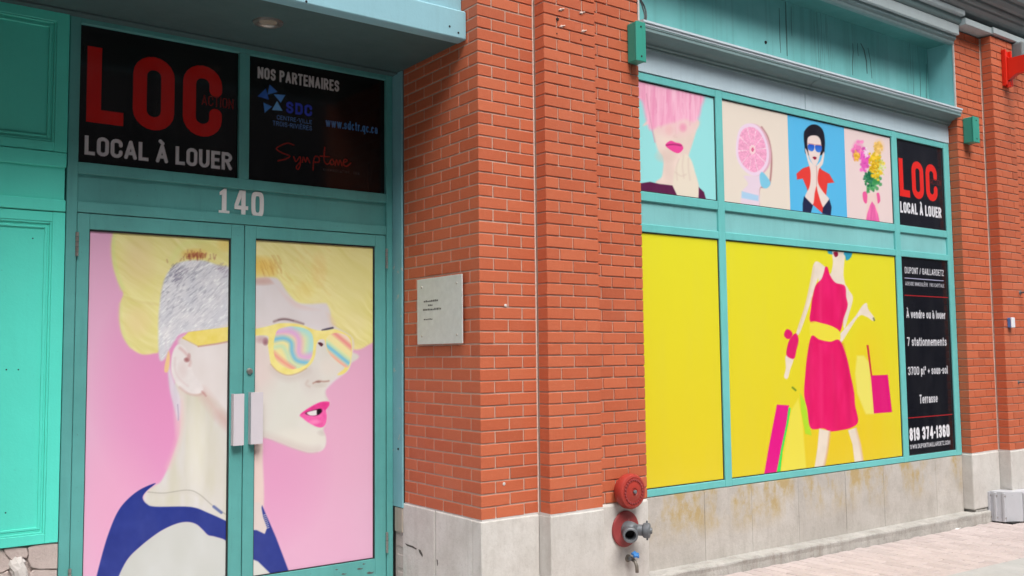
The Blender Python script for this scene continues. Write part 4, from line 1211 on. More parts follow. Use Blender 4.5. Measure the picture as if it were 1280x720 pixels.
c = Canvas(GLL[0]+.0055, GLL[1]-.009, GLL[2]+.006, GLL[3]-.009, FYD, .8)
t = np.clip((c.u-112)/150, 0, 1)[:, None]
c.c[:] = np.array((228, 176, 208))*(1-t)+np.array((228, 158, 202))*t
c.blob(205, 490, 95, 150, (226, 136, 190), .55); c.blob(140, 640, 70, 100, (236, 168, 202), .5)
c.fill(zG([(140, -20), (132, 40), (124, 100), (130, 180), (150, 252), (176, 312), (165, 350), (161, 430), (174, 500), (208, 555), (258, 586), (312, 583), (350, 562), (460, 420), (720, 300), (720, -20)]), hair, 1.8)
c.blob(105+245/3.6, 280+170/3.6, 26, 40, (232, 208, 158), .55); c.blob(105+240/3.6, 280+440/3.6, 20, 24, (234, 210, 158), .55)
c.line(zG([(136, 40), (130, 110), (140, 190), (172, 290)]), 4.5, (220, 228, 150), 2.5, .7)
c.line(zG([(182, 318), (250, 338), (335, 350)]), 2.2, (240, 236, 168), 1.5, .6)
c.line(zG([(182, 328), (250, 350), (335, 362)]), 2.5, (222, 206, 140), 2.0, .45)
c.line(zG([(165, 360), (163, 430), (178, 500), (212, 552)]), 3.5, (222, 226, 150), 2.0, .6)
c.line(zG([(400, 160), (430, 110), (480, 80), (560, 70)]), 7, (226, 232, 150), 4, .6)
c.blob(105+640/3.6, 280+90/3.6, 14, 12, (236, 206, 110), .6); c.blob(105+500/3.6, 280+135/3.6, 20, 8, (232, 190, 90), .7)
c.fill(zG([(338, 600), (334, 480), (338, 380), (352, 282), (376, 220), (416, 180), (470, 164), (540, 165), (600, 184), (720, 230), (720, 480), (540, 480), (440, 494), (410, 524), (384, 566), (358, 612)]), shaved, 2.0)
for k in range(70):
    a = RNG.normal(505, 38); b = 158-10*math.cos((a-505)/45)+RNG.normal(0, 7); th_ = RNG.uniform(-1.9, -.9); L = RNG.uniform(8, 20)
    c.line(zG([(a, b), (a+L*math.cos(th_), b+L*math.sin(th_))]), 1.4, (150, 74, 66), .9, .34, False)
for k in range(46):
    a = RNG.normal(415, 18); b = RNG.normal(232, 24); th_ = RNG.uniform(-1.0, -.5); L = RNG.uniform(8, 22)
    c.line(zG([(a, b), (a+L*math.cos(th_), b+L*math.sin(th_))]), 1.1, (120, 116, 140), .7, .4, False)
for k in range(26):
    a = RNG.uniform(590, 665); b = 195+(a-590)*.35+RNG.normal(0, 10); th_ = RNG.uniform(-1.0, -.3); L = RNG.uniform(8, 18)
    c.line(zG([(a, b), (a+L*math.cos(th_), b+L*math.sin(th_))]), 1.2, (140, 120, 150), .8, .35, False)
# neck, cheek, ear
c.fill(zH([(232, 180), (256, 250), (258, 330), (254, 385), (236, 450), (206, 530), (176, 588), (150, 606), (112, 634), (100, 664), (114, 690), (160, 720), (300, 740), (440, 820), (560, 840), (560, 20), (330, 0)]), tint((216, 213, 206), (8, 8, 22), 12, 50), 2.0)
c.fill(zG([(425, 520), (540, 492), (720, 470), (720, 900), (600, 800), (520, 740), (470, 640)]), tint((226, 219, 218), (8, 10, 12)), 3.5)
c.blob(246, 560, 16, 75, (232, 230, 214), .6); c.blob(272, 590, 22, 60, (212, 208, 196), .55); c.blob(225, 510, 10, 50, (230, 214, 208), .6)
c.line(zH([(256, 250), (257, 340), (240, 440), (206, 528)]), 5, (232, 190, 200), 4, .6)
c.line(zH([(352, 208), (385, 250), (425, 300), (500, 372)]), 9, (212, 176, 170), 7, .65)
c.line(zH([(430, 310), (470, 350), (520, 390)]), 10, (200, 160, 156), 7, .45)
c.fill(zH([(196, -10), (214, 100), (236, 170), (258, 232), (259, 290), (249, 328), (236, 286), (214, 200), (204, 110)]), tint((218, 212, 224), (10, 10, 10), 3, 30), 2.2, .9)
c.line(zH([(247, 260), (250, 300), (250, 326)]), 1.2, (150, 130, 170), .9, .6)
c.fill(zH([(190, 116), (196, 70), (208, 30), (214, 60), (206, 116)]), (240, 204, 150), 1.2)
c.fill(zH([(219, 110), (222, 52), (236, 14), (256, 0), (284, 22), (300, 70), (318, 130), (348, 172), (356, 200), (330, 216), (290, 209), (252, 182), (230, 150)]), tint((232, 226, 226), (6, 6, 6), 8, 8), 1.5)
c.line(zH([(258, 18), (282, 40), (300, 72), (298, 92)]), 3, (212, 178, 178), 1.8, .75)
c.blob(150+286/3.43, 430+68/3.43, 4.5, 4.0, (160, 96, 100), .9); c.blob(150+296/3.43, 430+52/3.43, 3.0, 5.0, (196, 150, 150), .7)
c.blob(150+268/3.43, 430+110/3.43, 8, 14, (220, 204, 204), .6); c.line(zH([(236, 60), (236, 110), (256, 150), (290, 180)]), 2, (216, 196, 198), 1.6, .6)
c.line(zH([(256, 186), (292, 212), (332, 219), (362, 210)]), 2.2, (206, 168, 166), 1.6, .6)
c.line(zH([(352, 204), (368, 222)]), 2.0, (186, 130, 128), 1.2, .6)
# temple arm of the glasses
c.fill(zG([(440, 515), (470, 486), (560, 474), (720, 455), (720, 512), (600, 536), (515, 549), (480, 530)]), tint((242, 224, 126), (6, 8, 22), 9, 9), .9, 1, False)
c.line(zG([(515, 551), (600, 539), (720, 515)]), 1.6, (190, 130, 112), 1.0, .75, False)
c.line(zG([(445, 512), (480, 533), (515, 550)]), 1.2, (206, 170, 90), .8, .6, False)
# shoulder and strap
c.fill(z7([(145, 800), (150, 745), (190, 662), (240, 610), (310, 556), (370, 526), (415, 517), (450, 525), (475, 546), (495, 566), (520, 572), (560, 586), (582, 618), (640, 700), (640, 800)]), tint((204, 206, 203), (6, 6, 8)), 1)
strap = [(298, 372), (240, 396), (190, 436), (155, 482), (125, 552), (100, 632), (70, 750), (62, 790), (140, 790), (150, 745), (190, 662), (240, 610), (310, 556), (370, 526), (415, 517), (450, 525), (475, 546), (495, 566), (520, 572), (560, 586), (582, 618), (640, 700), (640, 545), (580, 521), (500, 485), (430, 461), (300, 460), (266, 450), (250, 426), (265, 401)]
c.fill(z7(strap), navy, .9)
c.line(z7([(270, 405), (330, 409), (415, 398), (460, 412), (520, 462), (590, 505)]), 1.0, (160, 156, 146), .7, .8)
c.line(z7([(275, 412), (330, 416), (415, 406), (460, 420)]), 2.0, (208, 204, 196), 1.6, .5)
c.line(z7([(517, 460), (545, 482)]), 3.6, (104, 116, 166), .8, 1, False)
c.build('door_film', 'print', 'printed film on the left door showing an ear, shaved temple and navy strap', 'poster', 'printed portrait films on the doors', .93)

c = Canvas(GRR[0]+.0055, GRR[1]-.009, GRR[2]+.006, GRR[3]-.009, FYD, .8)
c.c[:] = np.array((226, 174, 204)); c.blob(335, 585, 85, 110, (224, 150, 194), .6); c.blob(470, 620, 50, 130, (224, 180, 206), .5)
c.fill(zE([(-40, -40), (760, -40), (760, 540), (672, 580), (640, 596), (600, 618), (562, 622), (520, 600), (420, 560), (-40, 500)]), hair, 2.0)
c.blob(310+560/4.235, 290+220/4.235, 36, 60, (228, 224, 150), .6); c.blob(310+375/4.235, 290+200/4.235, 12, 26, (234, 208, 140), .7); c.blob(310+300/4.235, 290+310/4.235, 14, 14, (234, 214, 132), .6)
c.blob(310+70/4.235, 290+180/4.235, 22, 15, (236, 196, 96), .8); c.blob(310+120/4.235, 290+205/4.235, 12, 12, (232, 200, 110), .6)
for k in range(60):
    a = RNG.uniform(60, 420); b = RNG.uniform(60, 330); L = RNG.uniform(30, 90); q = (244, 240, 176) if k % 3 else (226, 198, 124)
    c.line(zE([(a, b), (a+L*.35, b+L*.55), (a+L*.8, b+L*.95)]), 1.5, q, 1.3, .28)
for k in range(24):
    a = RNG.uniform(60, 170); b = RNG.uniform(120, 210)
    c.line(zE([(a, b), (a+12, b+22), (a+18, b+44)]), 1.0, (206, 154, 84), .8, .35)
# face
c.fill(zE([(-40, 262), (40, 248), (130, 240), (168, 258), (208, 318), (258, 370), (320, 381), (400, 377), (420, 386), (436, 424), (450, 490), (552, 560), (552, 650), (540, 704), (520, 740), (470, 780), (300, 900), (-40, 900)]), tint((222, 217, 220), (6, 8, 10)), 2.2)
c.fill(zF([(-40, -60), (545, 40), (542, 108), (522, 146), (476, 168), (456, 186), (438, 198), (414, 232), (412, 268), (428, 300), (434, 316), (416, 346), (418, 384), (410, 428), (400, 446), (402, 466), (412, 492), (413, 526), (400, 556), (368, 573), (318, 576), (248, 556), (160, 522), (96, 498), (-40, 470)]), tint((221, 220, 213), (6, 6, 10)), 1.9)
face = c.mask(zF([(-40, -400), (250, -220), (430, -160), (545, 0), (545, 40), (542, 108), (522, 146), (476, 166), (456, 184), (436, 196), (412, 232), (410, 268), (424, 300), (430, 316), (414, 346), (416, 384), (408, 428), (398, 446), (400, 466), (410, 492), (411, 526), (398, 554), (366, 571), (318, 574), (248, 554), (160, 520), (96, 496), (-40, 468)]), 2.0)
c.clip = face
c.blob(322, 470, 30, 75, (228, 208, 206), .75); c.blob(350, 505, 40, 36, (220, 222, 214), .7); c.blob(375, 548, 40, 16, (228, 226, 216), .7)
c.line(zF([(60, 478), (160, 508), (250, 542), (320, 562), (372, 560)]), 7, (206, 190, 186), 5, .6)
c.blob(310+398/4.235, 430+470/4.235, 9, 5, (198, 190, 186), .6)
c.line(zF([(420, 240), (414, 270), (424, 296)]), 3, (206, 200, 196), 2.5, .6)
c.blob(310+330/4.235, 430+180/4.235, 16, 26, (214, 208, 204), .6); c.blob(310+430/4.235, 430+120/4.235, 15, 15, (228, 222, 214), .7)
c.line(zF([(130, 130), (165, 165), (215, 182), (270, 170), (320, 140)]), 6, (206, 194, 190), 4.5, .6)
c.line(zF([(316, 196), (308, 214), (326, 226)]), 2.2, (204, 188, 180), 1.6, .7)
c.line(zF([(345, 208), (372, 196), (400, 199), (428, 196)]), 1.9, (176, 138, 126), 1.0, .8); c.blob(310+372/4.235, 430+201/4.235, 4.5, 1.8, (140, 100, 92), .75)
c.blob(310+380/4.235, 430+218/4.235, 12, 4, (206, 200, 192), .6)
c.line(zE([(40, 258), (130, 250), (168, 270), (206, 328), (256, 380), (320, 392), (398, 388)]), 6, (224, 194, 190), 4.5, .7)
c.line(zE([(420, 400), (436, 440), (450, 490)]), 5, (226, 200, 180), 3.5, .6)
c.blob(310+80/4.235, 290+262/4.235, 20, 6, (200, 160, 150), .6)
c.clip = None
c.line(zF([(80, 496), (160, 521), (248, 556), (318, 577), (366, 574)]), 1.4, (206, 160, 178), 1.4, .55)
c.line(zE([(138, 474), (180, 461), (230, 467), (292, 487)]), 2.8, (150, 126, 128), 1.2, .8); c.line(zE([(160, 466), (200, 462), (240, 470)]), 1.6, (112, 90, 96), .8, .6)
c.line(zE([(394, 521), (420, 514), (448, 508)]), 2.6, (66, 62, 86), .8, .9)
# neck strip and dress below the chin
c.fill(zF([(-40, 496), (44, 500), (76, 520), (78, 600), (76, 900), (-40, 900)]), tint((228, 206, 200), (6, 6, 6)), 2.0)
c.fill(z8([(20, 545), (80, 545), (105, 560), (112, 540), (92, 470), (98, 455), (150, 575), (205, 720), (160, 760), (20, 760)]), navy, .9, 1, False)
c.fill(z8([(20, 440), (92, 445), (102, 500), (116, 540), (108, 562), (78, 548), (20, 545)]), (220, 206, 202), .9, 1, False)
for k in range(8): c.line(z8([(104+k*1.5, 492+k*7), (113+k*1.5, 489+k*7)]), 1.0, (214, 206, 206), .6, .8, False)
c.fill(z8([(20, 640), (82, 665), (130, 712), (120, 760), (20, 760)]), (218, 217, 212), .9, 1, False)
# sunglasses
rim = tint((242, 230, 142), (6, 8, 20), 9, 9)
c.fill(zE([(-40, 520), (40, 512), (110, 497), (160, 484), (220, 482), (282, 490), (332, 510), (372, 521), (420, 520), (462, 514), (512, 534), (546, 560), (552, 610), (548, 664), (540, 706), (520, 740), (490, 757), (474, 752), (512, 716), (470, 684), (424, 634), (412, 600), (402, 570), (376, 572), (362, 600), (356, 650), (340, 690), (308, 722), (262, 746), (210, 756), (160, 738), (124, 702), (112, 650), (104, 590), (98, 548), (-40, 552)]), rim, 1.1)
LL = zE([(144, 548), (164, 514), (220, 500), (292, 508), (336, 536), (346, 592), (338, 655), (318, 692), (280, 716), (230, 726), (182, 711), (146, 674), (136, 612)])
c.clip = c.mask(LL, .9)
c.fill(zE([(0, 400), (600, 400), (600, 900), (0, 900)]), (240, 232, 168), 1, 1, False)
c.line(zE([(230, 505), (300, 520), (335, 560), (330, 640)]), 12, (176, 226, 222), 5, .95)
c.line(zE([(140, 530), (225, 528), (268, 566), (270, 640), (300, 662), (350, 655)]), 8.5, (226, 176, 222), 3.5, .95)
c.line(zE([(130, 572), (188, 562), (228, 584), (234, 640), (262, 682), (330, 694)]), 5.5, (120, 194, 230), 2.6, .95)
c.line(zE([(130, 612), (180, 606), (205, 640), (232, 700), (300, 725)]), 4.5, (190, 230, 200), 2.6, .8)
c.line(zE([(132, 640), (180, 682), (240, 722)]), 5.5, (240, 158, 146), 2.6, .9)
c.line(zE([(170, 520), (230, 506)]), 3, (214, 196, 236), 2, .7)
c.clip = c.mask(zE([(414, 572), (430, 546), (470, 534), (522, 550), (546, 592), (546, 650), (536, 700), (520, 717), (470, 682), (426, 634)]), .9)
c.fill(zE([(300, 400), (700, 400), (700, 900), (300, 900)]), (242, 232, 170), 1, 1, False)
c.line(zE([(440, 520), (500, 570), (560, 622)]), 5.5, (238, 150, 150), 2.4, .95); c.line(zE([(470, 515), (560, 585)]), 4, (240, 214, 224), 2.4, .8)
c.line(zE([(405, 590), (450, 626), (500, 668), (560, 716)]), 6, (120, 200, 232), 2.4, .95); c.line(zE([(405, 566), (460, 612), (560, 690)]), 3, (200, 236, 190), 2, .7)
c.line(zE([(405, 628), (470, 682), (540, 735)]), 5, (240, 160, 165), 2.4, .9)
c.clip = None
c.line(zE([(120, 700), (160, 740), (210, 758), (262, 748), (310, 722)]), 1.2, (190, 150, 110), .9, .6)
c.fill(zE([(370, 588), (384, 584), (398, 594), (388, 606)]), (90, 50, 60), .8)
c.blob(310+92/4.235, 290+580/4.235, 4.5, 6, (140, 84, 100), .85); c.blob(310+70/4.235, 290+570/4.235, 9, 6, (190, 150, 158), .6)
# mouth
c.fill(zF([(274, 376), (310, 345), (370, 312), (404, 304), (430, 306), (431, 325), (414, 348), (418, 380), (412, 420), (395, 440), (365, 439), (320, 416), (290, 393)]), tint((240, 104, 176), (8, 16, 14), 5, 5), 1.0)
c.fill(zF([(280, 374), (312, 348), (370, 316), (404, 308), (428, 310), (426, 328), (408, 350), (388, 344), (345, 350), (305, 364)]), tint((228, 66, 148), (8, 12, 12), 5, 5), 1.2)
c.fill(zF([(302, 366), (340, 350), (386, 342), (392, 360), (366, 379), (326, 379)]), (120, 40, 80), .9)
c.fill(zF([(312, 364), (340, 354), (364, 352), (364, 375), (330, 378)]), (230, 228, 230), .8)
c.fill(zF([(366, 348), (384, 344), (388, 360), (372, 374), (364, 370)]), (34, 22, 34), .7)
c.blob(310+355/4.235, 430+412/4.235, 9, 3.5, (250, 160, 206), .6)
c.build('door_film', 'print', 'printed film on the right door showing yellow sunglasses and pink lips', 'poster', 'printed portrait films on the doors', .93)

# ---- four pictures along the top of the display window
PYW = GY
ZA, ZB_ = ZT1b+.001, ZTa-.001
def zA(p): return [(795+a/4.0, 90+b/4.0) for a, b in p]
def zB(p): return [(970+a/4.5, 130+b/4.5) for a, b in p]
c = Canvas(bays[0][0]+.001, bays[0][1]-.001, ZA, ZB_, PYW, .7); c.base((158, 229, 231))
c.fill(zA([(40, 270), (72, 240), (92, 330), (112, 392), (136, 432), (130, 520), (100, 560), (200, 640), (330, 650), (318, 585), (300, 520), (276, 470), (262, 430), (282, 360), (300, 300), (312, 240), (200, 200)]), lambda u, v: np.array((238, 216, 206))+(fbm(u/16, v/16, 2)[:, None]-.5)*14, 1.4)
c.fill(zA([(185, 560), (196, 480), (240, 412), (276, 440), (300, 520), (314, 585), (314, 650), (200, 650)]), (237, 225, 208), 1.4)
for q in ([(214, 436), (202, 480), (206, 540)], [(238, 418), (232, 470), (240, 530)], [(262, 432), (262, 480), (270, 540)], [(196, 500), (224, 520), (250, 512)]):
    c.line(zA(q), 1.4, (220, 198, 186), 1.2, .6)
c.blob(795+150/4, 90+420/4, 16, 10, (226, 200, 190), .6); c.blob(795+165/4, 90+500/4, 9, 18, (226, 202, 192), .55); c.blob(795+120/4, 90+350/4, 7, 18, (240, 222, 214), .5)
c.line(zA([(196, 280), (200, 310), (188, 322), (204, 326)]), 1.2, (222, 188, 180), 1.2, .6)
c.blob(795+190/4, 90+250/4, 36, 22, (246, 200, 208), .8)
c.fill(zA([(0, 20), (60, 50), (150, 75), (330, 110), (326, 180), (316, 222), (290, 250), (245, 236), (195, 250), (150, 262), (112, 272), (72, 290), (50, 235), (30, 150), (0, 120)]), lambda u, v: np.array((248, 178, 208))+(fbm(u/2.2, v/40, 3)[:, None]-.5)*np.array((16, 60, 38)), 3.2)
for k in range(34):
    a = RNG.uniform(60, 310); b = RNG.uniform(90, 200); L = RNG.uniform(40, 110)
    c.line(zA([(a, b), (a+RNG.uniform(-3, 6), b+L*.5), (a+RNG.uniform(-6, 6), b+L)]), 1.1, (252, 206, 226) if k % 2 else (234, 146, 184), 1.0, .4)
c.line(zA([(52, 110), (62, 180), (80, 280), (95, 350)]), 1.3, (222, 150, 178), .8, .8)
c.blob(795+235/4, 90+278/4, 6, 7, (242, 150, 185), .7); c.blob(795+165/4, 90+290/4, 6, 8, (240, 188, 190), .6)
c.fill(zA([(147, 366), (172, 344), (198, 352), (226, 360), (236, 384), (212, 406), (178, 394)]), (238, 76, 158), .8)
c.line(zA([(152, 366), (190, 362), (226, 368)]), 1.6, (150, 40, 96), .7, .8)
c.fill(zA([(0, 560), (70, 549), (120, 560), (182, 567), (206, 618), (0, 640)]), (96, 36, 76), .7, 1, False)
c.fill(zA([(314, 575), (340, 600), (354, 650), (312, 650)]), (96, 36, 76), .7, 1, False)
c.build('window_film', 'print', 'printed picture of a pink haired person touching their chin on turquoise', 'poster')
SPL1, SPL2 = 2.948, 3.678
c = Canvas(bays[1][0]+.001, SPL1-.0004, ZA, ZB_, PYW, .7); c.base((236, 224, 211))
c.line(zA([(628, 276), (660, 330), (676, 410), (676, 490), (666, 560), (640, 575), (616, 585), (612, 680)]), 2.2, (176, 116, 120), .9, .85)
disc = [(503, 340), (520, 282), (556, 258), (602, 266), (640, 312), (664, 392), (658, 462), (622, 510), (580, 518), (530, 480), (502, 420)]
c.fill([(a+2.6, b+.4) for a, b in zA(disc)], (226, 178, 196), 1.2)
c.fill(zA(disc), (242, 218, 240), 1)
def citrus(u, v):
    du, dv = (u-(795+583/4))/19.0, (v-(90+388/4))/30.0
    r = np.sqrt(du*du+dv*dv); a = np.arctan2(dv, du)
    q = np.tile(np.array((246, 172, 208.)), (len(u), 1)); seg = np.abs(np.sin(a*5+.3)) < .16
    q[seg] = (249, 206, 226); q += (fbm(u/1.6, v/1.6, 2)[:, None]-.5)*34
    q[r < .2] = (250, 214, 222); q[r < .09] = (226, 110, 150)
    return q
m = np.array(disc, float); ctr = m.mean(0); c.fill(zA(((m-ctr)*.86+ctr).tolist()), citrus, .9)
c.fill(zA([(540, 520), (600, 520), (640, 510), (660, 560), (620, 580), (612, 680), (530, 680), (530, 600), (560, 560)]), (236, 216, 232), 1.2)
c.fill(zA([(528, 596), (612, 618), (612, 646), (528, 630)]), (178, 214, 244), .9, 1, False)
c.fill(zA([(618, 520), (632, 500), (664, 536), (672, 560), (652, 582), (626, 570)]), (132, 206, 236), .9)
c.build('window_film', 'print', 'printed picture of a hand holding a pink citrus slice on cream', 'poster')
c = Canvas(SPL1+.0004, SPL2-.0004, ZA, ZB_, PYW, .7); c.base((92, 190, 240))
c.fill(zB([(115, 392), (150, 362), (188, 349), (240, 349), (258, 370), (300, 394), (328, 442), (290, 446), (284, 500), (268, 620), (200, 560), (172, 470), (150, 420), (118, 425)]), (232, 66, 60), .8, 1, False)
c.fill(zB([(156, 172), (166, 143), (195, 118), (232, 118), (262, 145), (274, 192), (274, 250), (262, 286), (174, 286), (160, 232)]), (32, 30, 42), .8)
c.fill(zB([(176, 206), (192, 180), (232, 180), (252, 210), (252, 262), (238, 322), (220, 350), (203, 332), (184, 284)]), (238, 220, 216), .8)
for sx_ in (-1, 1):
    c.fill(zB([(186, 226), (214, 230), (214, 256), (202, 266), (184, 258), (178, 240)] if sx_ < 0 else [(222, 232), (252, 234), (258, 250), (250, 270), (232, 270), (221, 256)]), lambda u, v: np.array((50, 108, 212))+(v[:, None]-185)*np.array((4, 5, 1.5)), .6)
c.line(zB([(182, 222), (216, 228), (256, 232)]), 1.0, (200, 120, 110), .5, .8)
c.fill(zB([(206, 300), (218, 296), (229, 303), (218, 314)]), (150, 28, 60), .5)
c.fill(zB([(163, 252), (176, 268), (190, 315), (215, 345), (228, 345), (252, 318), (262, 280), (272, 272), (264, 335), (240, 372), (236, 440), (262, 490), (302, 542), (268, 584), (236, 500), (228, 462), (218, 500), (206, 566), (164, 524), (190, 460), (194, 380), (178, 318)]), (238, 222, 216), .8)
c.line(zB([(228, 350), (229, 400), (228, 460)]), .9, (206, 150, 146), .5, .8)
c.fill(zB([(158, 518), (208, 570), (196, 612), (150, 606), (150, 560)]), (36, 42, 76), .7, 1, False)
c.fill(zB([(264, 584), (300, 535), (313, 580), (308, 630), (260, 616)]), (36, 42, 76), .7, 1, False)
c.build('window_film', 'print', 'printed picture of a person in blue sunglasses and red top on bright blue', 'poster')
c = Canvas(SPL2+.0004, bays[1][1]-.001, ZA, ZB_, PYW, .7); c.base((239, 217, 216))
c.blob(970+460/4.5, 130+262/4.5, 9, 15, (240, 130, 190), .8); c.blob(970+580/4.5, 130+240/4.5, 8, 11, (246, 206, 150), .7)
for (n_, x0, x1, y0, y1, cl, r) in ((40, 505, 590, 385, 490, (70, 158, 92), 2.4), (26, 490, 560, 360, 460, (40, 120, 84), 2.0), (34, 430, 485, 210, 320, (238, 120, 186), 2.4), (36, 475, 525, 255, 365, (232, 92, 190), 2.3),
                               (60, 522, 595, 265, 410, (238, 200, 42), 2.3), (18, 440, 470, 270, 320, (240, 186, 70), 1.8), (22, 550, 600, 215, 280, (246, 200, 110), 2.1), (12, 560, 615, 300, 400, (196, 214, 120), 1.4), (14, 490, 520, 250, 300, (250, 220, 240), 1.3), (20, 530, 585, 300, 400, (214, 168, 30), 1.3)):
    for k in range(n_*2):
        a, b = RNG.normal((x0+x1)/2, (x1-x0)/4.6), RNG.normal((y0+y1)/2, (y1-y0)/4.6)
        c.blob(970+a/4.5, 130+b/4.5, r*RNG.uniform(.7, 1.3), r*RNG.uniform(.7, 1.3), tuple(np.array(cl)+RNG.uniform(-24, 24)), .9, .5)
c.fill(zB([(488, 500), (506, 494), (518, 530), (508, 560), (492, 545)]), (240, 96, 160), .7); c.fill(zB([(562, 505), (580, 502), (586, 545), (572, 560), (560, 530)]), (240, 96, 160), .7)
c.fill(zB([(515, 500), (565, 500), (572, 560), (586, 670), (500, 670), (512, 560)]), (242, 212, 206), .8, 1, False)
c.fill(zB([(505, 670), (512, 620), (528, 570), (540, 548), (556, 570), (574, 620), (584, 670)]), lambda u, v: np.array((242, 110, 176))+(fbm(u/1.3, v/20, 2)[:, None]-.5)*50, .7, 1, False)
c.build('window_film', 'print', 'printed picture of hands holding a pink and yellow bouquet on blush', 'poster')

# ---- black lettered panels at the right of the window
c = Canvas(bays[2][0]+.001, bays[2][1]-.001, ZA, ZB_, PYW, .42); c.base((28, 29, 38))
c.text('LOC', (1125, 245), (1172.5, 251.5), (1123, 197), (232, 44, 40), .185, .10)
c.text('ACTION', (1163, 230), (1176.5, 231.5), (1163, 223), (120, 34, 34), .12, .12, .9)
c.text('LOCAL À LOUER', (1125.5, 265.5), (1177, 273.5), (1125, 251.5), (236, 236, 242), .20, .08)
c.build('window_sign', 'print_dark', 'black panel with red and white rental lettering beside the bouquet picture', 'sign')
c = Canvas(bays[2][0]+.001, bays[2][1]-.001, ZG0+.001, ZT2a-.001, PYW, .45); c.base((20, 21, 29))
WH = (232, 232, 238)
def zr(u0, v0, u1, v1, w, cl): c.line([(u0, v0), (u1, v1)], w, cl, .35, 1, False)
c.text('DUPONT / GAILLARDETZ', (1131.2, 341.5), (1179.8, 346), (1130.7, 333.5), WH, .155, .09)
zr(1131.2, 347.4, 1179, 351, 1.0, (190, 190, 220))
c.text('AGENCE IMMOBILIÈRE  PRO CAPITALE', (1131.7, 356.5), (1180.3, 360), (1131.5, 351.8), (214, 214, 222), .16, .10)
zr(1131.2, 369, 1185.5, 372, 1.1, (190, 38, 44))
c.text('À vendre ou à louer', (1133.2, 397.5), (1181.8, 398.5), (1132.7, 387), WH, .155, .09)
c.text('7 stationnements', (1134.2, 432.5), (1183.3, 433), (1133.7, 421.5), WH, .155, .09)
c.text('3700 pi² + sous-sol', (1135.2, 469), (1184.8, 468), (1134.7, 458.5), WH, .155, .09)
c.text('Terrasse', (1149.7, 504.5), (1172.3, 503), (1149.2, 493.5), WH, .155, .09)
zr(1135.7, 522.5, 1190, 518, 1.1, (190, 38, 44))
c.text('819 374-1360', (1137.2, 551.5), (1187.3, 545), (1136.7, 535), (240, 240, 246), .21, .09)
c.text('WWW.DUPONTGAILLARDETZ.COM', (1137.7, 561.5), (1187.8, 554.5), (1137.5, 556), (226, 226, 232), .19, .09)
c.build('window_sign', 'print_dark', 'tall black panel with white sale details, phone number and red rules', 'sign')

# ---- yellow film and shopping figure
def yellow(c):
    t = np.clip((c.v-300)/300, 0, 1)[:, None]
    c.c[:] = np.array((232, 226, 48))*(1-t)+np.array((232, 210, 46))*t
c = Canvas(bays[0][0]+.001, bays[0][1]-.001, ZG0+.001, ZT2a-.001, PYW, 2.2); yellow(c)
c.build('window_film', 'print', 'plain yellow film on the narrow lower pane beside the brick pier', 'poster')
c = Canvas(bays[1][0]+.001, bays[1][1]-.001, ZG0+.001, ZT2a-.001, PYW, .8); yellow(c)
def zC(p): return [(940+a/4.5, 300+b/4.5) for a, b in p]
def zD(p): return [(940+a/4.5, 440+b/4.5) for a, b in p]
c.blob(1050, 560, 90, 60, (236, 200, 40), .6); c.blob(1085, 480, 30, 90, (238, 206, 44), .5)
c.fill(zD([(590, 20), (630, 20), (660, 60), (690, 350), (640, 350), (590, 230), (580, 120)]), (240, 234, 130), 1.6, .75, False)
c.fill(zD([(270, 230), (300, 280), (335, 470), (300, 460), (275, 330)]), (176, 228, 50), 1, .9, False)
PNK = lambda u, v: np.array((234, 30, 108))+(fbm(u/8, v/30, 2)[:, None]-.5)*np.array((14, 16, 20))
SK = lambda u, v: np.array((236, 222, 206))+(fbm(u/10, v/10, 2)[:, None]-.5)*12
c.fill(zC([(365, 120), (390, 150), (360, 250), (320, 380), (270, 520), (250, 530), (255, 500), (300, 360), (330, 220), (345, 140)]), SK, .9)          # left arm
c.fill(zD([(190, 20), (235, 30), (215, 100), (200, 150), (180, 140), (190, 90)]), SK, .9)
c.fill(zC([(455, 60), (525, 60), (520, 120), (515, 200), (525, 290), (420, 240), (380, 250), (365, 130), (410, 150), (440, 190), (455, 130)]), SK, .9)     # neck and shoulder
c.fill(zC([(520, 260), (550, 290), (568, 330), (545, 420), (520, 500), (510, 430)]), SK, .9)
c.fill(zC([(490, 540), (520, 500), (580, 430), (620, 370), (645, 355), (655, 390), (690, 440), (680, 455), (640, 430), (600, 430), (540, 520), (500, 578)]), SK, .9)
c.line(zC([(684, 440), (688, 452)]), 2.0, (90, 110, 60), .6, .8, False)
c.fill(zC([(418, 20), (560, 20), (560, 90), (530, 115), (515, 80), (440, 80), (425, 62)]), (48, 158, 190), .9)
c.fill(zC([(450, 20), (520, 20), (515, 80), (500, 100), (465, 96), (450, 60)]), SK, .8)
c.fill(zC([(458, 70), (480, 66), (484, 86), (468, 96)]), (150, 24, 60), .6)
c.fill(zC([(412, 152), (426, 155), (440, 200), (470, 240), (522, 258), (530, 320), (538, 370), (515, 440), (490, 520), (420, 480), (330, 462), (332, 380), (345, 300), (360, 252), (390, 220), (405, 180)]), PNK, .8)
c.fill(zC([(330, 462), (400, 470), (460, 490), (495, 520), (490, 575), (440, 582), (380, 570), (332, 548)]), (240, 226, 70), .8)
c.fill(zD([(335, -90), (380, -70), (440, -58), (492, -66), (530, 20), (555, 130), (575, 230), (580, 300), (597, 390), (560, 425), (500, 440), (440, 447), (400, 430), (330, 428), (310, 320), (293, 240), (300, 120), (312, 10)]), PNK, .8)
for (pts, w, a, q) in (([(382, 240), (384, 340), (386, 455)], 2.2, .45, (246, 70, 132)), ([(500, 270), (515, 360), (500, 470)], 5, .35, (206, 20, 90)),
        ([(345, 330), (350, 420), (340, 455)], 4, .3, (206, 20, 90)), ([(440, 230), (450, 330), (445, 440)], 3, .25, (214, 22, 96))):
    c.line(zC(pts), w, q, 2, a)
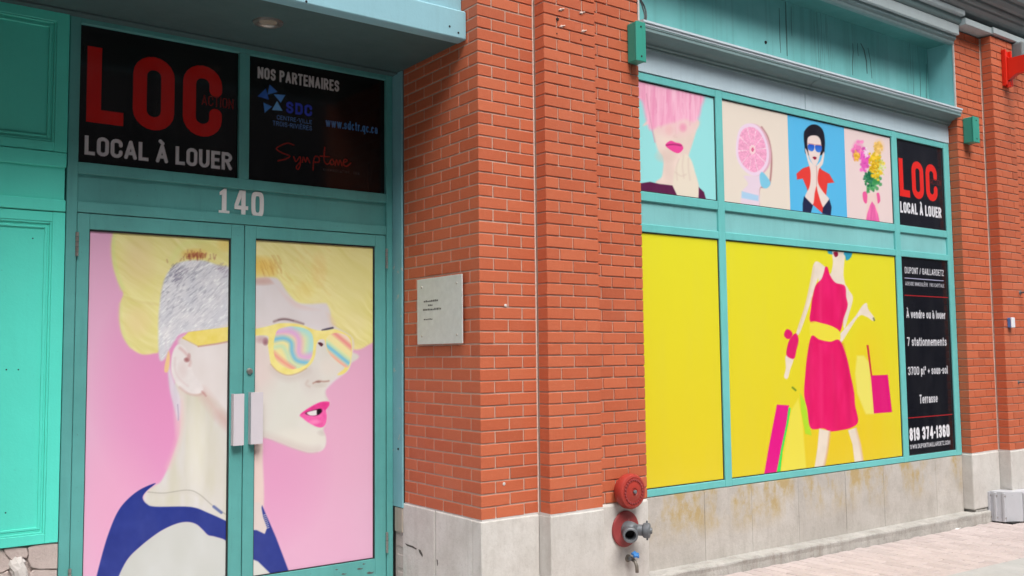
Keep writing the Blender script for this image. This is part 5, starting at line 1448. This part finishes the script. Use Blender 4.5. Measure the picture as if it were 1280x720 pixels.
for (pts, w, a, q) in (([(385, -40), (390, 150), (392, 420)], 2.5, .45, (246, 70, 132)), ([(500, -40), (535, 150), (550, 400)], 6, .4, (206, 20, 90)), ([(330, -40), (318, 150), (335, 400)], 4, .3, (206, 20, 90)), ([(450, 20), (470, 200), (460, 420)], 4, .25, (212, 22, 94))):
    c.line(zD(pts), w, q, 2.5, a)
c.fill(zC([(180, 530), (195, 502), (218, 510), (228, 532), (212, 556), (190, 552)]), (226, 34, 110), .8)
c.fill(zC([(212, 560), (245, 525), (262, 560), (250, 620), (236, 668), (195, 650), (198, 600)]), (226, 34, 110), .8)
c.line(zD([(228, 200), (245, 215)]), 2.4, (90, 130, 40), .7, .8, False)
c.fill(zD([(220, 330), (260, 260), (285, 400), (305, 660), (160, 680)]), (240, 230, 90), 1.2, .8, False)
c.fill(zD([(140, 296), (208, 300), (195, 400), (165, 540), (136, 690), (66, 700), (95, 530)]), (232, 26, 140), .7, 1, False)
c.fill(zD([(206, 312), (218, 316), (205, 400), (172, 560), (158, 690), (138, 690), (165, 540), (195, 400)]), (60, 226, 90), .6, 1, False)
c.fill(zD([(378, 430), (440, 445), (425, 560), (405, 660), (350, 660), (368, 540)]), SK, .9, 1, False)
c.fill(zD([(540, 440), (586, 425), (612, 520), (634, 660), (582, 660), (565, 520)]), SK, .9, 1, False)
c.line(zD([(438, 450), (424, 560), (405, 650)]), 2.4, (222, 176, 130), 1.4, .8)
c.line(zD([(585, 430), (608, 520), (630, 650)]), 2.2, (222, 180, 140), 1.4, .7)
c.line(zC([(350, 150), (335, 230), (305, 360), (262, 500)]), 1.6, (222, 196, 150), 1.2, .6)
c.fill(zD([(668, 132), (764, 128), (788, 338), (686, 346)]), (226, 24, 122), .7, 1, False)
c.fill(zC([(644, 590), (656, 592), (676, 760), (668, 768)]), (206, 36, 70), .6, 1, False)
c.build('window_film', 'print', 'printed picture of a shopper in a pink dress with bags on yellow', 'poster')

# lettering on the plaque: short engraved dashes
for (z, y0, y1, h) in ((1.243, .40, .565, .012), (1.218, .46, .515, .012), (1.192, .375, .575, .013), (1.135, .48, .565, .009)):
    bm = bmesh.new(); y = y1
    while y > y0:
        w = random.uniform(.008, .018); bm_box(bm, -.0268, -.0261, y-w, y, z, z+h*random.uniform(.6, 1)); y -= w+.005
    link('lettering', bm_mesh(bm, 'lettering'), MAT['ink'], plq)
